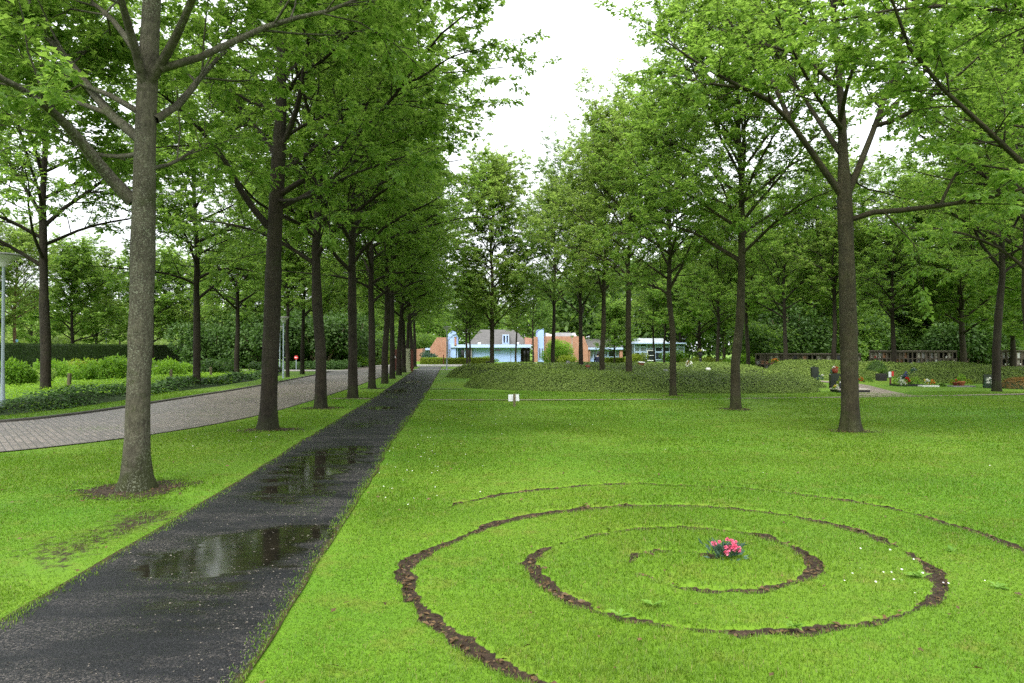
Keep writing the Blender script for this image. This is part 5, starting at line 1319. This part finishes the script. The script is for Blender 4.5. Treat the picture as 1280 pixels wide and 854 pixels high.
    m = MB(); m.add([(bx(797), 87.5, bz(428.5)), (bx(833.5), 87.5, bz(428.5)), (bx(833.5), 93, bz(428.5)), (bx(797), 93, bz(428.5)), (bx(799), 89.2, bz(422.8)), (bx(831), 89.2, bz(422.8)), (bx(831), 92, bz(422.8)), (bx(799), 92, bz(422.8))], [(0, 1, 5, 4), (1, 2, 6, 5), (2, 3, 7, 6), (3, 0, 4, 7), (4, 5, 6, 7)]); m.build('roof', M['roofgrey'], p)
    for i, (a, b) in enumerate(((791.2, 798.2), (798.6, 806.6), (817, 826), (826.4, 835), (835.4, 844.6), (845, 853.2))):
        window(p, a, b, 430, 433.4, 87.15, 2 if i == 0 else 1, 1, glass='glass' if i in (1, 4, 5) else 'glasspale'); window(p, a, b, 433.8, 440, 87.15, 1, 1, glass='glass' if i in (2, 3) else 'glasspale'); window(p, a, b, 440.3, 450, 87.15, 1, 1, glass='glasspale' if i % 2 else 'glass')
    window(p, 807, 816.6, 430, 436.6, 87.15, 2, 1, glass='glasspale'); window(p, 806.9, 816.8, 437.6, 451, 87.1, 1, 2, 'door', 'signwhite', 'glass', .10)
# ------------------------------------------------------------------ niche walls
def niche_wall(px0, px1, d0, d1, h, rows, cols, label, seed, special=()):
    rg = random.Random(seed); a = A(px0, 437, d0); b = A(px1, 437, d1); L = math.hypot(b[0] - a[0], b[1] - a[1]); r = empty('niche_wall', (a[0], a[1], 0), math.atan2(b[1] - a[1], b[0] - a[0])); tag(r, label, 'memorial wall', 'urn niche walls')
    cw = L / cols; rh = (h - .16) / rows; m = MB(); m.box(0, L, .30, .55, -.1, h - .09)
    for k in range(cols + 1): m.box(max(0, k * cw - .045), min(L, k * cw + .045), 0, .299, -.1, h - .092)
    for k in range(rows + 1):
        for c in range(cols): m.box(c * cw + .0455, (c + 1) * cw - .0455, .012, .298, .04 + k * rh - .035, .04 + k * rh + .03)
    m.build('wall', M['stonewall'], r); m = MB()
    for c in range(0, cols, 2): m.box(c * cw + .008, min(L, (c + 2) * cw) - .008, -.07 - .01 * (c % 3), .6, h - .088 , h + rg.uniform(-.015, .02), 0, .012)
    m.build('cap_stones', M['stonecap'], r)
    for c in range(cols):
        for k in range(rows):
            t = rg.random(); x0, x1, z0, z1 = c * cw + .05, (c + 1) * cw - .05, .075 + k * rh, (k + 1) * rh - .005
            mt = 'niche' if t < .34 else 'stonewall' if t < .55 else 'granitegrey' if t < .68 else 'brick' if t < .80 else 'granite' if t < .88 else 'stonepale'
            if (c, k) in special: mt = 'marble'
            dep = .20 if mt == 'niche' else rg.uniform(.05, .12)
            MB().box(x0, x1, dep, dep + .03, z0, z1, 0, .006).build('niche_plate', M[mt], r)
            if rg.random() < .22:
                m = MB(); m.ball(((x0 + x1) / 2 + rg.uniform(-.1, .1), .02, z0 + .07), .06, .05, .07, 7, 5, 0, .25); m.build('flower_offering', M[rg.choice(['white', 'red', 'orange', 'marble'])], r)
# ------------------------------------------------------------------ small plants and graves
def posy(name, loc, rx, ry, h, n, leaf, mats, label, cat='flowers', seed=0, group=None, parent=None, petals=.35):
    """heap of leaves with blossoms among them: foliage and blossom parts"""
    rg = np.random.default_rng(seed); r = empty(name, loc); tag(r, label, cat, group)
    green, blooms = mats[0], mats[1:]
    d = unit(rg.normal(0, 1, (n, 3))); d[:, 2] = np.abs(d[:, 2]); P = d * np.array([rx, ry, h]) * rg.uniform(.5, 1, (n, 1)); D = unit(d + rg.normal(0, .5, (n, 3))); nn = unit(np.cross(D, rg.normal(0, 1, (n, 3))))
    V, T = leaves(P, D, nn, leaf * rg.uniform(.6, 1.3, n), LEAF_V, LEAF_T); link('foliage', tri_mesh('foliage', V, T, rnd=np.repeat(rg.uniform(0, 1, n), 5)), r, [M[green]])
    for bi, (mt, k, cx) in enumerate(blooms):
        k2 = k * 9; c = rg.normal(0, 1, (k, 3)); c = unit(c); c[:, 2] = np.abs(c[:, 2]) * .8 + .25; c = c * np.array([rx * .5, ry * .7, h]) + np.array([cx * rx, -.12 * ry, 0]); c = np.repeat(c, 9, axis=0); dd = unit(rg.normal(0, 1, (k2, 3)) + np.array([0, -.4, .4])); nn = unit(np.cross(dd, rg.normal(0, 1, (k2, 3))))
        V, T = leaves(c, dd, nn, leaf * .75 * rg.uniform(.7, 1.2, k2), LEAF_V * np.array([1, 1.8, 1]), LEAF_T); link('blossom', tri_mesh('blossom', V, T, rnd=np.repeat(rg.uniform(0, 1, k2), 5)), r, [M[mt]])
    return r
def at(o, px, d, z=0.0, rz=0.0):
    x, y, _ = A(px, 437, d); o.location = (x, y, z); o.rotation_euler = (o.rotation_euler[0], o.rotation_euler[1], rz); return o
def stone(px, d, w, h, t, label, mat='granite', z=0.0, rz=0.0, slant=None, letters=False):
    r = empty('headstone'); tag(r, label, 'headstone'); at(r, px, d, z, rz)
    m = MB(); n = 8
    pts = [(-w / 2, -.1), (w / 2, -.1), (w / 2, h - .05)] + [(w / 2 * math.cos(a) , h - .05 + .05 * math.sin(a)) for a in np.linspace(0.3, math.pi - .3, n)] + [(-w / 2, h - .05)]
    if slant: pts = [(-w / 2, -.1), (w / 2, -.1), (w / 2, h), (w * .1, h * 1.02), (-w / 2, h * slant)]
    m.prism_y(pts, -t / 2, t / 2); s = m.build('stone', M[mat], r)
    if letters:
        m = MB()
        for k in range(3): q = w * (.30 - .05 * k); m.box(-q, q * .8, -t / 2 - .004, -t / 2 - .002, h * (.72 - .14 * k), h * (.72 - .14 * k) + .022)
        m.build('engraving', M['granitegrey'], s)
    return r
def graves():
    niche_wall(944.5, 1076, 53, 51, 1.30, 3, 22, 'long low niche wall behind the mound, its left end by the lime bush', 1)
    niche_wall(1087, 1196, 49.5, 47.5, 1.53, 3, 20, 'middle niche wall with a white plate near its left end', 2, {(2, 2), (15, 1)})
    niche_wall(1246, 1340, 46.5, 45, 1.56, 3, 15, 'niche wall with bright plates at the right border', 3, {(2, 0), (3, 1), (4, 0), (2, 2), (4, 2)})
    stone(1018, 32.6, .33, .78, .14, 'black upright headstone with a pale reflection, left of the red flower bowl', rz=.12)
    h2 = stone(1043.8, 28.3, .44, .62, .20, 'black block headstone carrying a red bowl of flowers', rz=-.05)
    r = empty('flower_bowl'); tag(r, 'red-brown glazed bowl on top of the black block headstone', 'bowl'); at(r, 1043.2, 28.3, .62)
    MB().lathe([(.09, 0), (.125, .06), (.135, .14), (.12, .19), (.125, .20)], n=16).build('bowl', M['glaze'], r, True)
    x, y, _ = A(1043.2, 437, 28.3); posy('potted_flowers', (x, y, .80), .11, .10, .10, 60, .06, ['oak', ('white', 9, -.2), ('red', 7, .3)], 'white and red flowers in the red-brown bowl', seed=1)
    x, y, _ = A(1038.6, 437, 28.2); r = empty('grave_vase', (x, y, .62)); MB().lathe([(.03, 0), (.045, .06), (.03, .13), (.04, .16)], n=12).build('vase', M['carnation'], r, True); tag(r, 'small teal vase at the left edge of the black block headstone', 'vase')
    # flat slab
    r = empty('grave_slab'); tag(r, 'flat grey grave slab with dark sides on the grass by the main right trunk', 'grave slab'); at(r, 1062, 25.6, 0, .04)
    MB().box(-.60, .60, -.32, .32, -.05, .09, 0, .01).build('base', M['granite'], r); MB().box(-.615, .615, -.335, .335, .092, .14, 0, .008).build('top', M['stonepale'], r)
    x, y, _ = A(1051, 437, 25.5); r = empty('grave_lantern', (x, y, .141)); m = MB(); m.lathe([(.09, 0), (.10, .05), (.085, .16), (.05, .20), (.02, .22)], n=12); m.build('body', M['granite'], r, True); MB().lathe([(.06, .221), (.05, .25), (.0, .27)], n=10).build('lid', M['marble'], r, True); tag(r, 'dark round lantern with a pale lid on the flat slab', 'lantern')
    x, y, _ = A(1044.5, 437, 25.4); posy('grave_flowers', (x, y, .13), .10, .10, .15, 60, .06, ['bright', ('yellow', 8, 0), ('white', 8, .3)], 'cream flowers at the left end of the flat slab', seed=2)
    x, y, _ = A(1050.5, 437, 27.6); posy('grave_plant', (x, y, 0), .14, .12, .48, 130, .09, ['lime'], 'yellow-green plant right of the black block headstone', 'plant', 3)
    x, y, _ = A(1024.5, 437, 30.4); posy('grave_plant', (x, y, .25), .16, .12, .2, 90, .08, ['carnation', ('white', 4, .5)], 'grey-green plant between the two black headstones', 'plant', 4)
    x, y, _ = A(1076, 437, 33.5); posy('grave_flowers', (x, y, 0), .22, .15, .24, 120, .08, ['oak', ('red', 12, -.2), ('yellow', 5, .3)], 'red flowers right behind the main right trunk', seed=5)
    x, y, _ = A(1083.5, 437, 33.5); posy('grave_plant', (x, y, 0), .26, .2, .26, 160, .09, ['oak_dark'], 'dark low plant right of the red flowers', 'plant', 6)
    # planter and sign
    r = empty('planter'); tag(r, 'dark square planter with a spiky plant on the grass', 'planter'); at(r, 1101, 35, 0, .2); MB().box(-.19, .19, -.19, .19, -.02, .36, 0, .015).build('pot', M['darkpot'], r); MB().box(-.16, .16, -.16, .16, .33, .37).build('earth', M['soil'], r)
    rg = np.random.default_rng(3); n = 40; D = unit(np.c_[rg.normal(0, .5, (n, 2)), np.ones(n)]); V, T = leaves(np.tile([0, 0, .36], (n, 1)) + rg.normal(0, .04, (n, 3)) * [1, 1, 0], D, unit(np.cross(D, rg.normal(0, 1, (n, 3)))), rg.uniform(.2, .5, n), LEAF_V * [1, .25, 1], LEAF_T); link('foliage', tri_mesh('foliage', V, T, rnd=np.repeat(rg.uniform(0, 1, n), 5)), r, [M['oak_dark']])
    r = empty('path_sign'); tag(r, 'small sign with a white and a red panel on a brown post', 'sign'); at(r, 1112.5, 32, 0, 0); MB().box(-.035, .035, -.03, .03, -.1, .42, 0, .006).build('post', M['signbrown'], r)
    MB().box(-.11, .02, -.055, -.035, .30, .56, 0, .005).build('white_panel', M['signwhite'], r); MB().box(.035, .14, -.05, -.03, .36, .58, 0, .005).build('red_panel', M['signred'], r)
    # flower bed
    r = empty('grave_border'); tag(r, 'dark stone grave border under the biggest heap of flowers', 'grave'); at(r, 1132, 30, 0, .03); m = MB(); m.box(-.55, .55, -.34, -.26, -.03, .09, 0, .01); m.box(-.55, .55, .26, .34, -.03, .09, 0, .01); m.box(-.55, -.47, -.258, .258, -.03, .088); m.box(.47, .55, -.258, .258, -.03, .088); m.build('stone_edge', M['granite'], r); MB().box(-.468, .468, -.257, .257, -.03, .05).build('earth', M['soil'], r)
    for i, (px, d, z, rx, h, green, bl, lb) in enumerate([(1127, 29.7, .05, .22, .2, 'oak', [('white', 22, 0)], 'heap of white flowers at the front of the stone-edged grave'), (1133, 29.95, .08, .2, .26, 'oak', [('red', 16, 0)], 'red flowers in the middle of the stone-edged grave'), (1142, 30, .05, .26, .36, 'bright', [], 'bright green leafy plant on the right of the stone-edged grave'), (1121, 30.1, .05, .2, .36, 'bright', [('white', 4, 0)], 'light green plant with white blossom on the left of the stone-edged grave'), (1131.5, 30.3, .25, .14, .32, 'carnation', [('blue', 9, 0)], 'violet flowers standing up at the back of the stone-edged grave'),
                                                         (1127, 30.4, .12, .16, .30, 'carnation', [('white', 10, 0)], 'tall white flowers behind the white heap'), (1158, 29.6, .05, .15, .24, 'oak', [('yellow', 5, -.5), ('white', 9, 0)], 'cream flowers on the pale slab'), (1164.5, 29.7, .05, .17, .22, 'oak', [('orange', 12, 0)], 'orange flowers on the pale slab'), (1192, 29.4, .1, .16, .18, 'lime', [('red', 3, .3)], 'yellow-green plant left of the terracotta pot'), (1209, 29.4, .1, .2, .22, 'lime', [], 'yellow-green plant right of the terracotta pot'),
                                                         (1201, 29.35, .2, .2, .34, 'bright', [], 'grassy green plant in the terracotta pot'), (1146, 36, .1, .3, .3, 'carnation', [], 'grey-green plant left of the slanted plaque'), (1142, 36.6, .3, .18, .3, 'carnation', [('white', 4, 0)], 'teal plant with white blossom behind the slanted plaque'), (1235, 28.2, .05, .18, .42, 'carnation', [('white', 12, 0)], 'white flowers before the black headstone by the tall trunk'), (1177, 29.6, 0, .12, .12, 'oak_dark', [], 'tiny dark plant right of the pale slab')]):
        x, y, _ = A(px, 437, d); posy('grave_flowers' if bl else 'grave_plant', (x, y, z), rx, rx * .8, h, 130, .085, [green] + bl, lb, 'flowers' if bl else 'plant', 20 + i)
    r = empty('grave_slab'); tag(r, 'low pale stone slab with cream and orange flowers', 'grave slab'); at(r, 1160, 29.5, 0, 0); MB().box(-.36, .36, -.2, .2, -.03, .06, 0, .012).build('slab', M['marble'], r)
    r = empty('grave_slab'); tag(r, 'low grey slab under the terracotta pot', 'grave slab'); at(r, 1201, 29.35, 0, 0); MB().box(-.48, .48, -.22, .22, -.03, .05, 0, .012).build('slab', M['granitegrey'], r)
    r = empty('flower_pot'); tag(r, 'terracotta pot with a grassy plant', 'flower pot'); at(r, 1201, 29.3, .052); MB().lathe([(.10, 0), (.14, .14), (.15, .15), (.155, .19), (.13, .19), (.125, .16)], n=18).build('pot', M['terracotta'], r, True)
    r = empty('flower_pot'); tag(r, 'small dark red pot left of the terracotta one', 'flower pot'); at(r, 1193.5, 29.3, .052); MB().lathe([(.08, 0), (.11, .12), (.12, .125), (.12, .15), (.1, .15)], n=16).build('pot', M['glaze'], r, True)
    stone(1235.5, 28.6, .42, .56, .12, 'black headstone with white flowers left of the tall trunk', rz=-.1)
    stone(1147, 35.4, .42, .40, .16, 'slanted dark plaque before the back right mound', slant=.45, rz=.2, letters=False, z=.12)
    # things set in the mounds
    for i, (px, d, z, w, h, lb) in enumerate([(695, 34.2, .50, .42, .12, 'black tilted plaque lying on the front mound'), (713.5, 33.4, .55, .24, .10, 'small dark plaque right of the tilted black one'), (1019, 34.5, .45, .3, .12, 'flat dark plaque on the mound left of the black headstones'), (832, 33.5, .54, .22, .09, 'small dark plaque right of the brown box')]):
        o = empty('memorial_plaque'); at(o, px, d, z); MB().box(-w / 2, w / 2, -.14, .14, 0, .05, 0, .008).build('plate', M['granite'], o).rotation_euler = (.35, -.12, 0); MB().box(-w * .3, w * .3, -.06, .12, -.4, .012).build('support', M['granitegrey'], o); tag(o, lb, 'plaque', 'memorial plaques on the mounds')
    o = stone(710, 41, .22, .42, .2, 'square grey stone block standing in the mound', 'granitegrey', .50, 0, None, False)
    r = empty('memorial_box'); tag(r, 'brown box with a white sloping lid standing in the mound', 'memorial'); at(r, 801, 38.5, .30, .25); MB().box(-.13, .13, -.13, .13, 0, .56, 0, .01).build('body', M['terracotta'], r).scale = (1, 1, 1); lid = MB().box(-.16, .16, -.17, .17, .565, .61, 0, .01).build('lid', M['marble'], r); lid.rotation_euler = (.12, 0, 0)
    r = empty('litter_bin'); tag(r, 'black litter bin behind the left end of the mound', 'bin'); at(r, 610.5, 46.5, 0, .1); MB().box(-.16, .16, -.14, .14, -.02, .72, 0, .02).build('body', M['bin'], r); MB().box(-.175, .175, -.155, .155, .722, .80, 0, .025).build('lid', M['bin'], r)
    for i, (px, d, z, mt, lb) in enumerate([(634, 40, .74, 'marble', 'white stone on the mound, left of the small white sign'), (669, 41, .74, 'marble', 'white stone on the mound before the plain blue wall'), (885, 34, .62, 'marble', 'white stone ball left of the niche wall'), (650.5, 38.5, .70, 'granitegrey', 'grey stone on the mound between two white ones'), (734.5, 37, .70, 'glaze', 'reddish stone beside the dark-crowned oak')]):
        o = empty('memorial_stone'); at(o, px, d, z - .08); m = MB(); m.ball((0, 0, .07), .13, .10, .09, 10, 7, 0, .12); m.build('stone', M[mt], o, True); m = MB(); m.lathe([(.10, -.5), (.085, .0), (.06, .02)], n=10); m.build('foot', M['granitegrey'], o); tag(o, lb, 'stone', 'small stones set on the mounds')
    x, y, _ = A(860.5, 437, 36.5); posy('grave_flowers', (x, y, .62), .18, .14, .34, 110, .08, ['mound', ('orange', 6, 0), ('white', 12, -.3), ('white', 8, .5)], 'orange and white flowers on the mound left of the urn', seed=40)
    x, y, _ = A(968, 437, 47); posy('grave_flowers', (x, y, .72), .4, .25, .25, 110, .1, ['oak', ('orange', 16, 0)], 'orange flowers at the foot of the long niche wall', seed=41)
    r = empty('memorial_urn'); tag(r, 'dark urn on a stem rising from the mound', 'urn'); at(r, 875.5, 44, .60); MB().lathe([(.20, -.4), (.20, .14), (.09, .17), (.07, .34), (.12, .38), (.06, .42)], n=14).build('pedestal', M['granite'], r, True); MB().lathe([(.06, .421), (.10, .55), (.14, .72), (.10, .86), (.13, .89)], n=14).build('bowl', M['granite'], r, True)
    x, y, _ = A(875.5, 437, 44); posy('potted_flowers', (x, y, 1.46), .14, .12, .16, 60, .08, ['oak', ('yellow', 4, 0), ('white', 4, .3)], 'pale flowers in the dark urn', seed=42)
# ------------------------------------------------------------------ the person, crouching beside a grave, seen from behind
def person():
    x, y, _ = A(746.6, 437, 50.0)
    J = [(0, 0, .42), (0, .05, .62), (0, .12, .84), (0, .16, 1.0), (0, .19, 1.09), (0, .215, 1.17), (0, .215, 1.25),
         (-.10, .0, .40), (-.16, .36, .47), (-.15, .10, .09), (-.15, .26, .035), (.10, .0, .40), (.16, .36, .47), (.15, .10, .09), (.15, .26, .035),
         (-.19, .15, .93), (-.25, .30, .70), (-.14, .50, .58), (-.10, .58, .55), (.19, .15, .93), (.25, .30, .70), (.14, .50, .58), (.10, .58, .55)]
    Rr = [.16, .155, .165, .12, .06, .085, .075, .11, .075, .05, .045, .11, .075, .05, .045, .075, .05, .036, .03, .075, .05, .036, .03]
    E = [(0, 1), (1, 2), (2, 3), (3, 4), (4, 5), (5, 6), (0, 7), (7, 8), (8, 9), (9, 10), (0, 11), (11, 12), (12, 13), (13, 14), (3, 15), (15, 16), (16, 17), (17, 18), (3, 19), (19, 20), (20, 21), (21, 22)]
    for side, w in ((-1, 18), (1, 22)):   # five fingers on each hand
        bx0, by0, bz0 = J[w]
        for k in range(5):
            fx = bx0 + (k - 2) * .018; ln = (.05, .075, .08, .075, .055)[k]
            J.append((fx, by0 + ln * .6, bz0 - .01)); J.append((fx, by0 + ln, bz0 - .04)); Rr += [.010, .008]; E += [(w, len(J) - 2), (len(J) - 2, len(J) - 1)]
    me = bpy.data.meshes.new('person'); me.from_pydata(J, E, []); o = bpy.data.objects.new('person', me); COL.objects.link(o)
    sk = o.modifiers.new('skin', 'SKIN'); ly = me.skin_vertices[0].data
    for i, q in enumerate(Rr): ly[i].radius = (q, q)
    ly[0].use_root = True; ss = o.modifiers.new('sub', 'SUBSURF'); ss.levels = 2; ss.render_levels = 2
    bpy.context.view_layer.update(); dg = bpy.context.evaluated_depsgraph_get(); me2 = bpy.data.meshes.new_from_object(o.evaluated_get(dg)); o.modifiers.clear(); o.data = me2
    me2.materials.clear()
    for k in ('navy', 'trousers', 'skin', 'darkpot'): me2.materials.append(M[k])
    for p in me2.polygons:
        c = p.center; p.use_smooth = True
        p.material_index = 2 if (c.z > 1.06 or (c.y > .53 and .4 < c.z < .62)) else 3 if c.z < .10 else 1 if c.z < .50 else 0
    m = MB(); m.ball((0, .19, 1.225), .098, .10, .105, 14, 10); h = m.build('hair', M['hair'], o, True)
    m = MB(); m.lathe([(.105, 1.02), (.115, 1.05), (.09, 1.09)], 0, .185, 14); m.build('collar', M['collar'], o, True)
    m = MB(); m.ball((-.035, .305, 1.195), .012); m.ball((.035, .305, 1.195), .012); m.build('eyes', M['ink'], o); m = MB(); m.ball((0, .315, 1.165), .014, .02, .022); m.ball((-.09, .21, 1.18), .014, .025, .035); m.ball((.09, .21, 1.18), .014, .025, .035); m.build('nose_and_ears', M['skin'], o, True)
    o.location = (x, y, .02); o.rotation_euler = (0, 0, -.25); tag(o, 'person in a navy jacket with pale collar crouching behind the mound, seen from the back', 'person')
# ------------------------------------------------------------------ sky, sun, camera
def world():
    w = bpy.data.worlds.new('World'); SC.world = w; w.use_nodes = True; t = w.node_tree; t.nodes.clear()
    sky = t.nodes.new('ShaderNodeTexSky'); sky.sky_type = 'NISHITA'; sky.sun_disc = False; sky.sun_elevation = math.radians(SUN_EL); sky.sun_rotation = math.radians(SUN_ROT); sky.air_density = 1.0; sky.dust_density = 6.0; sky.ozone_density = 1.0
    hs = t.nodes.new('ShaderNodeHueSaturation'); hs.inputs['Saturation'].default_value = .10; t.links.new(sky.outputs[0], hs.inputs['Color'])
    mx = t.nodes.new('ShaderNodeMix'); mx.data_type = 'RGBA'; mx.inputs[0].default_value = .55; t.links.new(hs.outputs[0], mx.inputs[6]); mx.inputs[7].default_value = (9.6, 10.0, 10.5, 1)
    bg = t.nodes.new('ShaderNodeBackground'); bg.inputs['Strength'].default_value = SKY; t.links.new(mx.outputs[2], bg.inputs['Color']); ou = t.nodes.new('ShaderNodeOutputWorld'); t.links.new(bg.outputs[0], ou.inputs['Surface'])
    s = bpy.data.lights.new('sun', 'SUN'); s.energy = SUN; s.angle = math.radians(25); s.color = (1, .97, .92); o = bpy.data.objects.new('sun', s); COL.objects.link(o)
    o.rotation_euler = (math.radians(90 - SUN_EL), 0, math.radians(180 - SUN_ROT))
    c = bpy.data.cameras.new('camera'); c.lens = 24.0 * F / 853.0; c.sensor_width = 36.0; c.sensor_fit = 'HORIZONTAL'; c.clip_start = .1; c.clip_end = 2000
    o = bpy.data.objects.new('camera', c); COL.objects.link(o); o.location = (0, 0, CAMZ); o.rotation_euler = (math.radians(90) + PITCH, 0, 0); SC.camera = o
    v = SC.view_settings; v.view_transform = 'Standard'; v.look = 'None'; v.exposure = EXPO; v.gamma = 1; v.use_curve_mapping = False
    cy = SC.cycles; cy.use_adaptive_sampling = False; cy.use_denoising = False; cy.sample_clamp_indirect = 3.0; cy.max_bounces = 7; cy.diffuse_bounces = 4; cy.glossy_bounces = 3; cy.transmission_bounces = 4; cy.transparent_max_bounces = 4; cy.caustics_reflective = False; cy.caustics_refractive = False
SUN_EL, SUN_ROT, SKY, SUN, EXPO = 55, 195, .11, 1.3, 1.5
import time; _t = time.time()
def step(f):
    f(); print('%-12s %.1fs' % (f.__name__, time.time() - _t))
for f in (trees, plants, street, building, graves, person, blade_field, litter, world): step(f)
